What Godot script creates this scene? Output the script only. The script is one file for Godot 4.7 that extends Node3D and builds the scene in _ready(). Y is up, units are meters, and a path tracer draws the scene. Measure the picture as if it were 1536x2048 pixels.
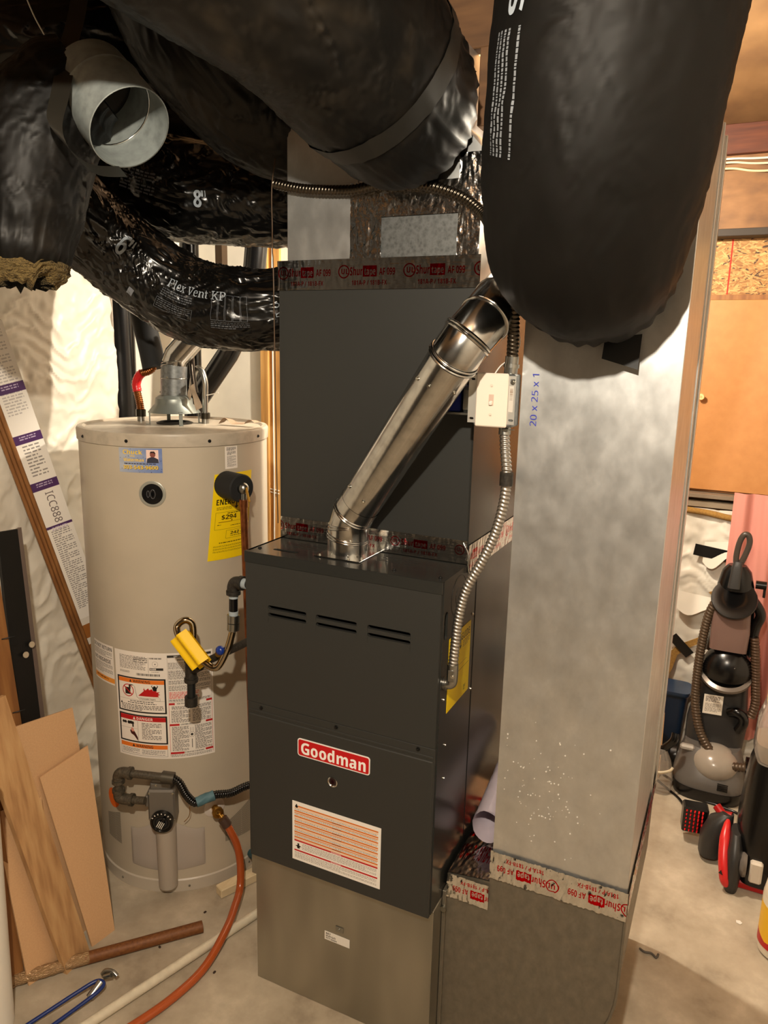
extends Node3D
# Basement corner with a furnace, its ducts and a water heater.

var M := {}

func _ready() -> void:
	# ------------------------------------------------ camera, surroundings, exposure, lamps
	var cam := Camera3D.new()
	cam.name = "camera"
	cam.fov = 69.0
	cam.near = 0.02
	cam.position = Vector3(1.108, 1.817, 1.509)
	cam.rotation = Vector3(-0.2129, 0.4431, 0.0238)
	add_child(cam)
	cam.current = true
	var env := Environment.new()
	env.background_mode = Environment.BG_COLOR
	env.background_color = Color(0, 0, 0)
	env.tonemap_mode = Environment.TONE_MAPPER_LINEAR
	env.tonemap_exposure = 1.0
	env.sdfgi_enabled = true
	env.ssao_enabled = true
	env.ssil_enabled = true
	var we := WorldEnvironment.new()
	we.name = "surroundings"
	we.environment = env
	add_child(we)
	materials()
	bulb(V(0.98, 2.44, 1.56), 4.3, "bare bulb in a porcelain holder out on the open ceiling")
	bulb(V(0.40, 2.42, -0.90), 4.0, "bare bulb in a porcelain holder behind the supply plenum")
	room()
	furnace()
	furnace_base()
	coil_and_plenum()
	return_duct()
	flex_ducts()
	vent_pipe()
	switch_and_conduit()
	water_heater()
	wall_pipes()
	left_corner()
	floor_things()
	back_wall_things()
	cleaners()

func bulb(p: Vector3, energy: float, label: String) -> void:
	var t := thing("ceiling_lamp", label, "lamp", V(p.x, 2.75, p.z))
	var b := MB.new()
	b.lathe([Vector2(0.0, -0.13), Vector2(0.03, -0.13), Vector2(0.035, -0.06), Vector2(0.055, -0.03), Vector2(0.06, -0.002), Vector2(0.0, -0.002)], 24)
	obj("lamp_holder", b, mat(Color(0.9, 0.88, 0.84), 0.3), t)
	b = MB.new()
	var pr := [Vector2(0.0, -0.235)]
	for i in 13:
		var a := -PI / 2 + 0.15 + (PI * 0.78) * i / 12.0
		pr.append(Vector2(0.03 * cos(a), -0.205 + 0.03 * sin(a)))
	pr.append(Vector2(0.013, -0.14)); pr.append(Vector2(0.013, -0.13))
	b.lathe(pr, 24)
	var m := mat(Color(1, 0.9, 0.75), 0.4)
	m.emission_enabled = true
	m.emission = Color(1.0, 0.86, 0.66)
	m.emission_energy_multiplier = 12.0
	obj("bulb", b, m, t)
	var l := OmniLight3D.new()
	l.name = "bulb_light"
	l.light_color = Color(1.0, 0.945, 0.86)
	l.light_energy = energy
	l.light_size = 0.028
	l.omni_range = 12.0
	l.omni_attenuation = 2.0
	l.shadow_enabled = true
	t.add_child(l)
	l.position = V(0, p.y - 2.75, 0)

func materials() -> void:
	var spangle := noise_tex(0.035, [grey(0.50), grey(0.62), grey(0.70), grey(0.60)], 3, 3, 512, FastNoiseLite.TYPE_CELLULAR)
	var smear := noise_tex(0.008, [grey(0.84), grey(0.88), grey(0.91), grey(0.96)], 7, 7)
	var rub := noise_tex(0.012, [grey(0.33), grey(0.38), grey(0.44)], 9, 6)
	M.galv = tri_tex(mat(Color(0.93, 0.935, 0.93), 1.0, 0.9), smear, Vector3(2.4, 1.7, 2.4))
	M.galv.roughness_texture = rub
	M.galv_front = M.galv
	M.galv_worn = tri_tex(mat(Color(0.60, 0.57, 0.51), 1.0, 0.7), noise_tex(0.02, [grey(0.78), grey(0.84), grey(0.90)], 17, 7), Vector3(3, 2, 3))
	M.galv_worn.roughness_texture = noise_tex(0.02, [grey(0.4), grey(0.5), grey(0.62)], 19, 4)
	M.galv_spangle = tri_tex(mat(Color(0.78, 0.80, 0.80), 0.42, 0.8), spangle, Vector3(4, 4, 4))
	M.galv_base = tri_tex(mat(Color(0.80, 0.78, 0.72), 0.34, 0.9), noise_tex(0.006, [grey(0.72), grey(0.82), grey(0.9)], 21, 3), Vector3(1.5, 0.4, 1.5))
	M.collar = tri_tex(mat(Color(0.66, 0.69, 0.68), 0.45, 0.35), noise_tex(0.02, [grey(0.75), grey(0.9), grey(1.0)], 23, 4), Vector3(3, 3, 3))
	M.bright = mat(Color(0.80, 0.80, 0.79), 0.16, 1.0)
	bump(tri_tex(M.bright, noise_tex(0.02, [grey(0.82), grey(0.95), grey(1.0)], 5, 4), Vector3(3, 3, 3)), noise_tex(0.01, [grey(0.3), grey(0.7)], 25, 3), 0.05)
	M.steel = mat(Color(0.62, 0.62, 0.60), 0.3, 1.0)
	M.armor = mat(Color(0.66, 0.64, 0.61), 0.42, 1.0)
	M.dark_paint = mat(Color(0.165, 0.168, 0.160), 0.48)
	bump(M.dark_paint, noise_tex(0.25, [grey(0.4), grey(0.6)], 31, 2), 0.004)
	M.dark_paint.uv1_triplanar = true
	M.dark_paint.uv1_scale = Vector3(6, 6, 6)
	M.dark_top = M.dark_paint.duplicate()
	M.dark_top.roughness = 0.15
	M.dark_side = mat(M.dark_paint.albedo_color, 0.24)
	bump(M.dark_side, noise_tex(0.3, [grey(0.4), grey(0.6)], 33, 2), 0.003)
	M.dark_side.uv1_triplanar = true
	M.dark_side.uv1_scale = Vector3(8, 8, 8)
	M.black = mat(Color(0.05, 0.05, 0.05), 0.5)
	M.screw = mat(Color(0.75, 0.74, 0.70), 0.25, 1.0)
	M.screw_dark = mat(Color(0.08, 0.08, 0.08), 0.35, 0.3)
	M.foil = bump(mat(Color(0.86, 0.86, 0.86), 0.14, 1.0), noise_tex(0.018, [grey(0.0), grey(0.6), grey(1.0)], 41, 3, 512, FastNoiseLite.TYPE_CELLULAR), 0.12)
	M.foil.uv1_triplanar = true
	M.foil.uv1_scale = Vector3(5, 5, 5)
	# black duct jacket with dust scuffed over it
	M.jacket = tri_tex(mat(Color(1, 1, 1), 0.24), noise_tex(0.006, [Color(0.035, 0.034, 0.033), Color(0.04, 0.039, 0.037), Color(0.055, 0.052, 0.046), Color(0.12, 0.11, 0.09)], 51, 5), Vector3(2.0, 2.0, 2.0))
	M.jacket.roughness_texture = noise_tex(0.01, [grey(0.8), grey(1.0), grey(1.0)], 53, 3)
	M.jacket_dusty = tri_tex(mat(Color(1, 1, 1), 0.46), noise_tex(0.006, [Color(0.03, 0.028, 0.026), Color(0.04, 0.037, 0.032), Color(0.075, 0.066, 0.052), Color(0.26, 0.22, 0.165)], 57, 5), Vector3(1.4, 1.4, 1.4))
	M.jacket_matte = tri_tex(mat(Color(1, 1, 1), 0.58), noise_tex(0.006, [Color(0.048, 0.043, 0.036), Color(0.056, 0.05, 0.042), Color(0.07, 0.062, 0.052)], 59, 4), Vector3(1.6, 1.6, 1.6))
	M.jacket_matte.metallic_specular = 0.3
	M.jacket_soft = tri_tex(mat(Color(1, 1, 1), 0.5), noise_tex(0.006, [Color(0.03, 0.028, 0.025), Color(0.038, 0.034, 0.029), Color(0.06, 0.052, 0.042), Color(0.16, 0.135, 0.10)], 55, 5), Vector3(1.4, 1.4, 1.4))
	M.jacket_soft.metallic_specular = 0.35
	M.jacket_dusty.metallic_specular = 0.4
	M.strap = tri_tex(mat(Color(1, 1, 1), 0.45), noise_tex(0.2, [Color(0.10, 0.095, 0.08), Color(0.17, 0.16, 0.135)], 61, 2), Vector3(14, 14, 14))
	# building
	M.concrete = tri_tex(mat(Color(1, 1, 1), 0.85), noise_tex(0.006, [Color(0.54, 0.49, 0.42), Color(0.64, 0.59, 0.51), Color(0.69, 0.64, 0.56), Color(0.77, 0.72, 0.64)], 71, 7, 1024), Vector3(0.6, 0.6, 0.6))
	bump(M.concrete, noise_tex(0.03, [grey(0.3), grey(0.7)], 73, 5), 0.15)
	M.foundation = tri_tex(mat(Color(1, 1, 1), 0.9), noise_tex(0.01, [Color(0.22, 0.20, 0.18), Color(0.27, 0.25, 0.22)], 74, 4), Vector3(0.6, 0.6, 0.6))
	M.front_wall = tri_tex(mat(Color(0.46, 0.43, 0.39), 0.9), noise_tex(0.01, [grey(0.9), grey(1.0)], 76, 4), Vector3(0.6, 0.6, 0.6))
	M.drywall = tri_tex(mat(Color(0.94, 0.92, 0.87), 0.9), noise_tex(0.01, [grey(0.94), grey(1.0)], 75, 3), Vector3(1, 1, 1))
	M.vinyl = tri_tex(mat(Color(0.87, 0.845, 0.79), 0.42), noise_tex(0.01, [grey(0.95), grey(1.0)], 77, 3), Vector3(1, 1, 1))
	M.plywood = tri_tex(mat(Color(1, 1, 1), 0.75), noise_tex(0.008, [Color(0.36, 0.25, 0.14), Color(0.45, 0.33, 0.19), Color(0.52, 0.39, 0.24)], 81, 6), Vector3(0.9, 2.0, 0.45))
	M.beam = tri_tex(mat(Color(1, 1, 1), 0.6), noise_tex(0.01, [Color(0.26, 0.11, 0.045), Color(0.34, 0.16, 0.07), Color(0.40, 0.20, 0.09)], 83, 5), Vector3(0.6, 6.0, 6.0))
	M.pine = tri_tex(mat(Color(1, 1, 1), 0.6), noise_tex(0.008, [Color(0.66, 0.47, 0.24), Color(0.78, 0.58, 0.32), Color(0.86, 0.68, 0.42)], 85, 4), Vector3(6.0, 0.5, 6.0))
	M.pine_dark = tri_tex(mat(Color(1, 1, 1), 0.65), noise_tex(0.008, [Color(0.42, 0.26, 0.12), Color(0.52, 0.34, 0.17), Color(0.60, 0.42, 0.23)], 87, 4), Vector3(6.0, 0.5, 6.0))
	M.plank = tri_tex(mat(Color(1, 1, 1), 0.65), noise_tex(0.008, [Color(0.58, 0.42, 0.27), Color(0.72, 0.56, 0.38), Color(0.80, 0.66, 0.47)], 88, 6), Vector3(7.0, 1.0, 7.0))
	M.hardboard = tri_tex(mat(Color(1, 1, 1), 0.55), noise_tex(0.15, [Color(0.77, 0.61, 0.45), Color(0.82, 0.66, 0.49)], 89, 4), Vector3(2, 2, 2))
	M.hardboard_wall = tri_tex(mat(Color(1, 1, 1), 0.5), noise_tex(0.02, [Color(0.68, 0.46, 0.25), Color(0.72, 0.50, 0.28)], 91, 4), Vector3(1.5, 1.5, 1.5))
	M.joist = tri_tex(mat(Color(1, 1, 1), 0.7), noise_tex(0.008, [Color(0.30, 0.20, 0.11), Color(0.38, 0.26, 0.15), Color(0.45, 0.32, 0.19)], 94, 5), Vector3(0.8, 5.0, 5.0))
	M.kraft = tri_tex(mat(Color(1, 1, 1), 0.6), noise_tex(0.006, [Color(0.40, 0.27, 0.15), Color(0.49, 0.34, 0.19), Color(0.56, 0.40, 0.24)], 92, 5), Vector3(1.5, 3.0, 1.5))
	M.wool = tri_tex(mat(Color(1, 1, 1), 0.95), noise_tex(0.04, [Color(0.50, 0.36, 0.16), Color(0.64, 0.49, 0.24)], 93, 4), Vector3(4, 4, 4))
	M.tape = mat(Color(0.035, 0.035, 0.035), 0.3)
	M.osb = mat(Color(1, 1, 1), 0.7)
	M.white = mat(Color(0.88, 0.86, 0.82), 0.4)
	M.copper = tri_tex(mat(Color(1, 1, 1), 0.38, 0.75), noise_tex(0.02, [Color(0.36, 0.19, 0.09), Color(0.52, 0.30, 0.16), Color(0.62, 0.38, 0.22)], 95, 4), Vector3(6, 3, 6))
	M.brass = mat(Color(0.75, 0.58, 0.28), 0.3, 1.0)
	M.iron = tri_tex(mat(Color(1, 1, 1), 0.55, 0.3), noise_tex(0.03, [Color(0.10, 0.09, 0.08), Color(0.17, 0.155, 0.135), Color(0.27, 0.25, 0.215)], 97, 4), Vector3(8, 8, 8))
	M.iron_old = tri_tex(mat(Color(1, 1, 1), 0.5, 0.3), noise_tex(0.03, [Color(0.20, 0.18, 0.15), Color(0.30, 0.275, 0.23), Color(0.42, 0.39, 0.33)], 98, 4), Vector3(8, 8, 8))
	M.conduit_dark = mat(Color(0.36, 0.33, 0.29), 0.3, 1.0)
	M.abs_pipe = mat(Color(0.055, 0.055, 0.058), 0.22)
	M.foam = mat(Color(0.07, 0.07, 0.07), 0.8)
	M.red = mat(Color(0.78, 0.06, 0.08), 0.4)

# a box room made of slabs
func slab(lo: Vector3, hi: Vector3) -> MB:
	var b := MB.new()
	b.box(lo, hi)
	return b

func room() -> void:
	struct("floor", slab(V(-1.6, -0.1, -2.3), V(2.6, 0, 5.1)), M.concrete)
	struct("ceiling", slab(V(-1.6, 2.75, -2.3), V(2.6, 2.85, 5.1)), M.plywood)
	struct("wall_left", slab(V(-1.5, 0, -2.2), V(-1.3, 2.75, 5.1)), M.foundation)
	struct("wall_right", slab(V(2.5, 0, -2.2), V(2.6, 2.75, 5.1)), M.drywall)
	struct("wall_front", slab(V(-1.5, 0, 5.0), V(2.6, 2.75, 5.1)), M.front_wall)
	struct("wall_back", slab(V(-1.3, 0, -2.2), V(2.6, 2.75, -2.1)), M.hardboard_wall)
	struct("wall_alcove", slab(V(-1.3, 0, -1.5), V(0.15, 2.75, -1.4)), M.drywall)
	struct("wall_alcove_side", slab(V(-1.3, 0, -1.4), V(-1.29, 2.75, -0.72)), M.drywall)
	struct("wall_partition", slab(V(0.15, 0, -2.1), V(0.2, 2.75, -1.4)), M.hardboard_wall)

# ---------------------------------------------------------------- geometry helpers
class MB:
	var v := PackedVector3Array()
	var n := PackedVector3Array()
	var t := PackedVector2Array()
	var ix := PackedInt32Array()
	func vert(p: Vector3, nn: Vector3, uv := Vector2.ZERO) -> int:
		v.append(p); n.append(nn); t.append(uv)
		return v.size() - 1
	func tri(a: Vector3, b: Vector3, c: Vector3) -> void:
		var nn := (b - a).cross(c - a).normalized()
		var i := vert(a, nn); vert(b, nn); vert(c, nn)
		ix.append_array([i, i + 2, i + 1])
	func quad(a: Vector3, b: Vector3, c: Vector3, d: Vector3, u0 := Vector2(0, 1), u1 := Vector2(1, 1), u2 := Vector2(1, 0), u3 := Vector2(0, 0)) -> void:
		var nn := (c - a).cross(d - b).normalized()
		var i := vert(a, nn, u0); vert(b, nn, u1); vert(c, nn, u2); vert(d, nn, u3)
		ix.append_array([i, i + 2, i + 1, i, i + 3, i + 2])
	func box(lo: Vector3, hi: Vector3, bev := 0.0, xf := Transform3D.IDENTITY) -> void:
		var c := (lo + hi) * 0.5
		var h := (hi - lo) * 0.5
		var b := minf(bev, minf(h.x, minf(h.y, h.z)) * 0.95)
		if b <= 0.0:
			for ax in 3:
				for sg in [-1.0, 1.0]:
					var q := _face(h, ax, sg, 0.0)
					quad(xf * (c + q[0]), xf * (c + q[1]), xf * (c + q[2]), xf * (c + q[3]))
			return
		for ax in 3:
			for sg in [-1.0, 1.0]:
				var q := _face(h, ax, sg, b)
				quad(xf * (c + q[0]), xf * (c + q[1]), xf * (c + q[2]), xf * (c + q[3]))
		for ax in 3:
			var a1 := (ax + 1) % 3
			var a2 := (ax + 2) % 3
			for s1 in [-1.0, 1.0]:
				for s2 in [-1.0, 1.0]:
					var p := []
					for e in 4:
						var q := Vector3.ZERO
						q[ax] = (h[ax] - b) * (-1.0 if e in [0, 3] else 1.0)
						q[a1] = s1 * (h[a1] - (b if e > 1 else 0.0))
						q[a2] = s2 * (h[a2] - (b if e < 2 else 0.0))
						p.append(q)
					if s1 * s2 < 0: p.reverse()
					# order gives outward normal
					var nn: Vector3 = (p[2] - p[0]).cross(p[3] - p[1])
					if nn.dot(p[0]) < 0: p.reverse()
					quad(xf * (c + p[0]), xf * (c + p[1]), xf * (c + p[2]), xf * (c + p[3]))
		for sx in [-1.0, 1.0]:
			for sy in [-1.0, 1.0]:
				for sz in [-1.0, 1.0]:
					var a := Vector3(sx * h.x, sy * (h.y - b), sz * (h.z - b))
					var d := Vector3(sx * (h.x - b), sy * h.y, sz * (h.z - b))
					var e := Vector3(sx * (h.x - b), sy * (h.y - b), sz * h.z)
					if (d - a).cross(e - a).dot(a) < 0: tri(xf * (c + a), xf * (c + e), xf * (c + d))
					else: tri(xf * (c + a), xf * (c + d), xf * (c + e))
	func _face(h: Vector3, ax: int, sg: float, b: float) -> Array:
		var a1 := (ax + 1) % 3
		var a2 := (ax + 2) % 3
		var out := []
		for e in [[-1, -1], [1, -1], [1, 1], [-1, 1]]:
			var q := Vector3.ZERO
			q[ax] = sg * h[ax]
			q[a1] = e[0] * (h[a1] - b)
			q[a2] = e[1] * (h[a2] - b)
			out.append(q)
		if sg < 0: out.reverse()
		return out
	# smooth grid: P[j * nu + i]; wrap joins the last column to the first
	func grid(P: PackedVector3Array, nu: int, nv: int, wrap := false, u0 := 0.0, u1 := 1.0, v0 := 0.0, v1 := 1.0) -> void:
		var base := v.size()
		var cols := nu + (1 if wrap else 0)
		for j in nv:
			var jm := maxi(j - 1, 0)
			var jp := mini(j + 1, nv - 1)
			for i0 in cols:
				var i := i0 % nu
				var im := (i - 1 + nu) % nu if wrap else maxi(i - 1, 0)
				var ip := (i + 1) % nu if wrap else mini(i + 1, nu - 1)
				var du := P[j * nu + ip] - P[j * nu + im]
				var dv := P[jp * nu + i] - P[jm * nu + i]
				var nn := du.cross(dv)
				nn = nn.normalized() if nn.length_squared() > 1e-20 else Vector3.UP
				v.append(P[j * nu + i]); n.append(nn)
				t.append(Vector2(lerpf(u0, u1, float(i0) / (cols - 1)), 1.0 - lerpf(v0, v1, float(j) / (nv - 1))))
		for j in nv - 1:
			for i in cols - 1:
				var a := base + j * cols + i
				ix.append_array([a, a + cols + 1, a + 1, a, a + cols, a + cols + 1])
	func fan(ring: PackedVector3Array, outward: Vector3) -> void:
		var c := Vector3.ZERO
		for p in ring: c += p
		c /= ring.size()
		var k := vert(c, outward, Vector2(0.5, 0.5))
		for p in ring: vert(p, outward, Vector2(0.5, 0.5))
		var m := ring.size()
		var flip := (ring[1] - ring[0]).cross(ring[2] - ring[1]).dot(outward) < 0
		for i in m:
			var a := k + 1 + i
			var b := k + 1 + (i + 1) % m
			if flip: ix.append_array([k, a, b])
			else: ix.append_array([k, b, a])
	# sweep along a path; r is a float, an Array of floats or a Callable(s 0..1, angle, length along) -> float
	func sweep(path: PackedVector3Array, r, seg := 16, caps := true, ref := Vector3.UP) -> PackedVector3Array:
		var m := path.size()
		var P := PackedVector3Array()
		var N := Vector3.ZERO
		var T := Vector3.ZERO
		var run := 0.0
		for j in m:
			var T2 := (path[mini(j + 1, m - 1)] - path[maxi(j - 1, 0)]).normalized()
			if j == 0:
				N = ref - T2 * ref.dot(T2)
				if N.length() < 0.05:
					N = Vector3.RIGHT - T2 * T2.x
				N = N.normalized()
			else:
				run += path[j].distance_to(path[j - 1])
				N = (N - T2 * N.dot(T2)).normalized()
			T = T2
			var B := T.cross(N)
			for i in seg:
				var a := TAU * i / seg
				var rr: float = r.call(float(j) / (m - 1), a, run) if r is Callable else (r[j] if r is Array else r)
				P.append(path[j] + (N * cos(a) + B * sin(a)) * rr)
		grid(P, seg, m, true)
		if caps:
			fan(P.slice(0, seg), (path[0] - path[1]).normalized())
			fan(P.slice((m - 1) * seg, m * seg), (path[m - 1] - path[m - 2]).normalized())
		return P
	# revolve profile (radius, height) about +y; sharp where the profile turns more than 35 degrees
	func lathe(prof: Array, seg := 24, xf := Transform3D.IDENTITY, a0 := 0.0, a1 := TAU) -> void:
		var full := absf(a1 - a0 - TAU) < 1e-4
		var start := 0
		for k in range(1, prof.size()):
			var cut := k == prof.size() - 1
			if not cut:
				var d0: Vector2 = (prof[k] - prof[k - 1]).normalized()
				var d1: Vector2 = (prof[k + 1] - prof[k]).normalized()
				cut = d0.dot(d1) < 0.82
			if cut:
				var P := PackedVector3Array()
				var nu := seg if full else seg + 1
				for j in range(start, k + 1):
					for i in nu:
						var a := lerpf(a0, a1, float(i) / seg)
						P.append(xf * Vector3(prof[j].x * cos(a), prof[j].y, -prof[j].x * sin(a)))
				grid(P, nu, k - start + 1, full)
				start = k
	# flat polygon (x, y) extruded along z from z0 to z1
	func prism(poly: PackedVector2Array, z0: float, z1: float, xf := Transform3D.IDENTITY, smooth_sides := false) -> void:
		var p := poly.duplicate()
		if Geometry2D.is_polygon_clockwise(p): p.reverse()
		var m := p.size()
		var idx := Geometry2D.triangulate_polygon(p)
		var lo := p[0]
		var hi := p[0]
		for q in p: lo = lo.min(q); hi = hi.max(q)
		for side in 2:
			var z := z1 if side == 1 else z0
			var nn := (xf.basis * Vector3(0, 0, 1.0 if side == 1 else -1.0)).normalized()
			var b := v.size()
			for q in p: vert(xf * Vector3(q.x, q.y, z), nn, Vector2((q.x - lo.x) / (hi.x - lo.x), 1.0 - (q.y - lo.y) / (hi.y - lo.y)))
			for k in range(0, idx.size(), 3):
				var A := p[idx[k]]; var B := p[idx[k + 1]]; var Cc := p[idx[k + 2]]
				var ccw := (B - A).cross(Cc - A) > 0
				if ccw == (side == 1): ix.append_array([b + idx[k], b + idx[k + 2], b + idx[k + 1]])
				else: ix.append_array([b + idx[k], b + idx[k + 1], b + idx[k + 2]])
		if smooth_sides:
			var P := PackedVector3Array()
			for z in [z0, z1]:
				for q in p: P.append(xf * Vector3(q.x, q.y, z))
			grid(P, m, 2, true)
		else:
			for i in m:
				var a := p[i]
				var b2 := p[(i + 1) % m]
				quad(xf * Vector3(a.x, a.y, z0), xf * Vector3(b2.x, b2.y, z0), xf * Vector3(b2.x, b2.y, z1), xf * Vector3(a.x, a.y, z1))
	func cyl(a: Vector3, b: Vector3, r: float, seg := 16, r2 := -1.0) -> void:
		sweep(PackedVector3Array([a, b]), [r, r if r2 < 0 else r2], seg, true, Vector3(0.3, 0.9, 0.2))
	func ball(c: Vector3, r: Vector3, seg := 16, xf := Transform3D.IDENTITY) -> void:
		var P := PackedVector3Array()
		var rows := seg / 2 + 1
		for j in rows:
			var ph := -PI / 2 + PI * j / (rows - 1)
			for i in seg:
				var a := TAU * i / seg
				P.append(xf * (c + Vector3(r.x * cos(ph) * cos(a), r.y * sin(ph), -r.z * cos(ph) * sin(a))))
		grid(P, seg, rows, true)
	# a rounded lump: superellipse cross sections [y, half x, half z, centre x, centre z, power]
	func loft(sections: Array, seg := 32, xf := Transform3D.IDENTITY, caps := true) -> void:
		var P := PackedVector3Array()
		for s in sections:
			for i in seg:
				var a := TAU * i / seg
				var e: float = 2.0 / s[5]
				var cx := signf(cos(a)) * pow(absf(cos(a)), e) * float(s[1])
				var cz := signf(sin(a)) * pow(absf(sin(a)), e) * float(s[2])
				P.append(xf * Vector3(s[3] + cx, s[0], s[4] - cz))
		grid(P, seg, sections.size(), true)
		if caps:
			fan(P.slice(0, seg), (xf.basis * Vector3.DOWN).normalized())
			fan(P.slice((sections.size() - 1) * seg), (xf.basis * Vector3.UP).normalized())
	func done() -> ArrayMesh:
		var arr := []
		arr.resize(Mesh.ARRAY_MAX)
		arr[Mesh.ARRAY_VERTEX] = v
		arr[Mesh.ARRAY_NORMAL] = n
		arr[Mesh.ARRAY_TEX_UV] = t
		arr[Mesh.ARRAY_INDEX] = ix
		var am := ArrayMesh.new()
		am.add_surface_from_arrays(Mesh.PRIMITIVE_TRIANGLES, arr)
		return am

func V(x: float, y: float, z: float) -> Vector3: return Vector3(x, y, z)

func spline(pts: Array, per := 12) -> PackedVector3Array:
	var out := PackedVector3Array()
	for i in pts.size() - 1:
		var a: Vector3 = pts[maxi(i - 1, 0)]
		var b: Vector3 = pts[i]
		var c: Vector3 = pts[i + 1]
		var d: Vector3 = pts[mini(i + 2, pts.size() - 1)]
		for k in per:
			out.append(b.cubic_interpolate(c, a, d, float(k) / per))
	out.append(pts[-1])
	return out

func even(path: PackedVector3Array, step: float) -> PackedVector3Array:
	var c := Curve3D.new()
	c.bake_interval = 0.002
	for p in path: c.add_point(p)
	var L := c.get_baked_length()
	var m := maxi(2, int(L / step) + 1)
	var out := PackedVector3Array()
	for i in m: out.append(c.sample_baked(L * i / (m - 1)))
	return out

func ramp_values(keys: Array, s: float) -> float:   # keys: [[s, value], ...]
	for i in keys.size() - 1:
		if s <= keys[i + 1][0]:
			return lerpf(keys[i][1], keys[i + 1][1], smoothstep(keys[i][0], keys[i + 1][0], s))
	return keys[-1][1]

# ---------------------------------------------------------------- nodes
var taken := {}
func numbered(n: String) -> String:
	var k: int = taken.get(n, 0)
	taken[n] = k + 1
	return n if k == 0 else "%s_%03d" % [n, k]

func obj(called: String, b, m: Material, parent: Node = self) -> MeshInstance3D:
	var o := MeshInstance3D.new()
	o.name = numbered(called) if parent == self else called
	o.mesh = b.done() if b is MB else b
	o.material_override = m
	o.cast_shadow = GeometryInstance3D.SHADOW_CASTING_SETTING_ON
	parent.add_child(o, true)
	return o

func tag(o: Node, label: String, category: String, group := "") -> Node:
	o.set_meta("label", label)
	o.set_meta("category", category)
	if group: o.set_meta("group", group)
	return o

func thing(called: String, label: String, category: String, at := Vector3.ZERO, group := "") -> Node3D:
	var o := Node3D.new()
	o.name = numbered(called)
	add_child(o)
	o.position = at
	tag(o, label, category, group)
	return o

func struct(called: String, b, m: Material) -> MeshInstance3D:
	var o := obj(called, b, m)
	o.set_meta("kind", "structure")
	return o

# ---------------------------------------------------------------- materials
func mat(c: Color, rough := 0.6, metal := 0.0) -> StandardMaterial3D:
	var m := StandardMaterial3D.new()
	m.albedo_color = c
	m.roughness = rough
	m.metallic = metal
	return m

func grey(x: float) -> Color: return Color(x, x, x)

func noise_tex(freq: float, cols: Array, sd := 1, oct := 4, size := 512, kind := FastNoiseLite.TYPE_SIMPLEX_SMOOTH, fractal := FastNoiseLite.FRACTAL_FBM) -> NoiseTexture2D:
	var f := FastNoiseLite.new()
	f.noise_type = kind
	f.seed = sd
	f.frequency = freq
	f.fractal_type = fractal
	f.fractal_octaves = oct
	f.fractal_gain = 0.62 if oct >= 7 else 0.5
	var g := Gradient.new()
	g.offsets = PackedFloat32Array(range(cols.size()).map(func(i): return float(i) / (cols.size() - 1)))
	g.colors = PackedColorArray(cols)
	var t := NoiseTexture2D.new()
	t.width = size
	t.height = size
	t.seamless = true
	t.noise = f
	t.color_ramp = g
	return t

func tri_tex(m: StandardMaterial3D, tex: Texture2D, scale: Vector3) -> StandardMaterial3D:
	m.albedo_texture = tex
	m.uv1_triplanar = true
	m.uv1_scale = scale
	return m

func bump(m: StandardMaterial3D, tex: Texture2D, depth_cm: float) -> StandardMaterial3D:
	m.heightmap_enabled = true
	m.heightmap_texture = tex
	m.heightmap_scale = depth_cm
	return m

# ---------------------------------------------------------------- printed labels (drawn into an Image)
var fonts := {}
func font(bold: bool, serif := false) -> SystemFont:
	var k := str(bold, serif)
	if not fonts.has(k):
		var f := SystemFont.new()
		f.font_names = PackedStringArray(["Droid Serif" if serif else "Droid Sans"])
		f.font_weight = 700 if bold else 400
		fonts[k] = f
	return fonts[k]

func sheet(w: int, h: int, c: Color) -> Image:
	var im := Image.create(w, h, false, Image.FORMAT_RGBA8)
	im.fill(c)
	return im

func rect(im: Image, x: float, y: float, w: float, h: float, c: Color) -> void:
	im.fill_rect(Rect2i(int(x), int(y), maxi(1, int(w)), maxi(1, int(h))), c)

func frame(im: Image, x: float, y: float, w: float, h: float, s: float, c: Color) -> void:
	rect(im, x, y, w, s, c); rect(im, x, y + h - s, w, s, c); rect(im, x, y, s, h, c); rect(im, x + w - s, y, s, h, c)

func disc(im: Image, x: float, y: float, r: float, c: Color, hole := 0.0) -> void:
	for j in range(maxi(0, int(y - r)), mini(im.get_height(), int(y + r) + 1)):
		for i in range(maxi(0, int(x - r)), mini(im.get_width(), int(x + r) + 1)):
			var d := Vector2(i + 0.5 - x, j + 0.5 - y).length()
			if d <= r and d >= hole: im.set_pixel(i, j, c)

func poly(im: Image, pts: PackedVector2Array, c: Color) -> void:
	var idx := Geometry2D.triangulate_polygon(pts)
	for k in range(0, idx.size(), 3): _tri(im, pts[idx[k]], pts[idx[k + 1]], pts[idx[k + 2]], c)

func _tri(im: Image, a: Vector2, b: Vector2, c: Vector2, col: Color) -> void:
	var area := (b - a).cross(c - a)
	if absf(area) < 1e-6: return
	var x0 := maxi(0, floori(minf(a.x, minf(b.x, c.x))))
	var x1 := mini(im.get_width() - 1, ceili(maxf(a.x, maxf(b.x, c.x))))
	var y0 := maxi(0, floori(minf(a.y, minf(b.y, c.y))))
	var y1 := mini(im.get_height() - 1, ceili(maxf(a.y, maxf(b.y, c.y))))
	for j in range(y0, y1 + 1):
		for i in range(x0, x1 + 1):
			var p := Vector2(i + 0.5, j + 0.5)
			var w0 := (b - a).cross(p - a) / area
			var w1 := (c - b).cross(p - b) / area
			var w2 := (a - c).cross(p - c) / area
			if w0 >= -0.001 and w1 >= -0.001 and w2 >= -0.001: im.set_pixel(i, j, col)

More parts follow.
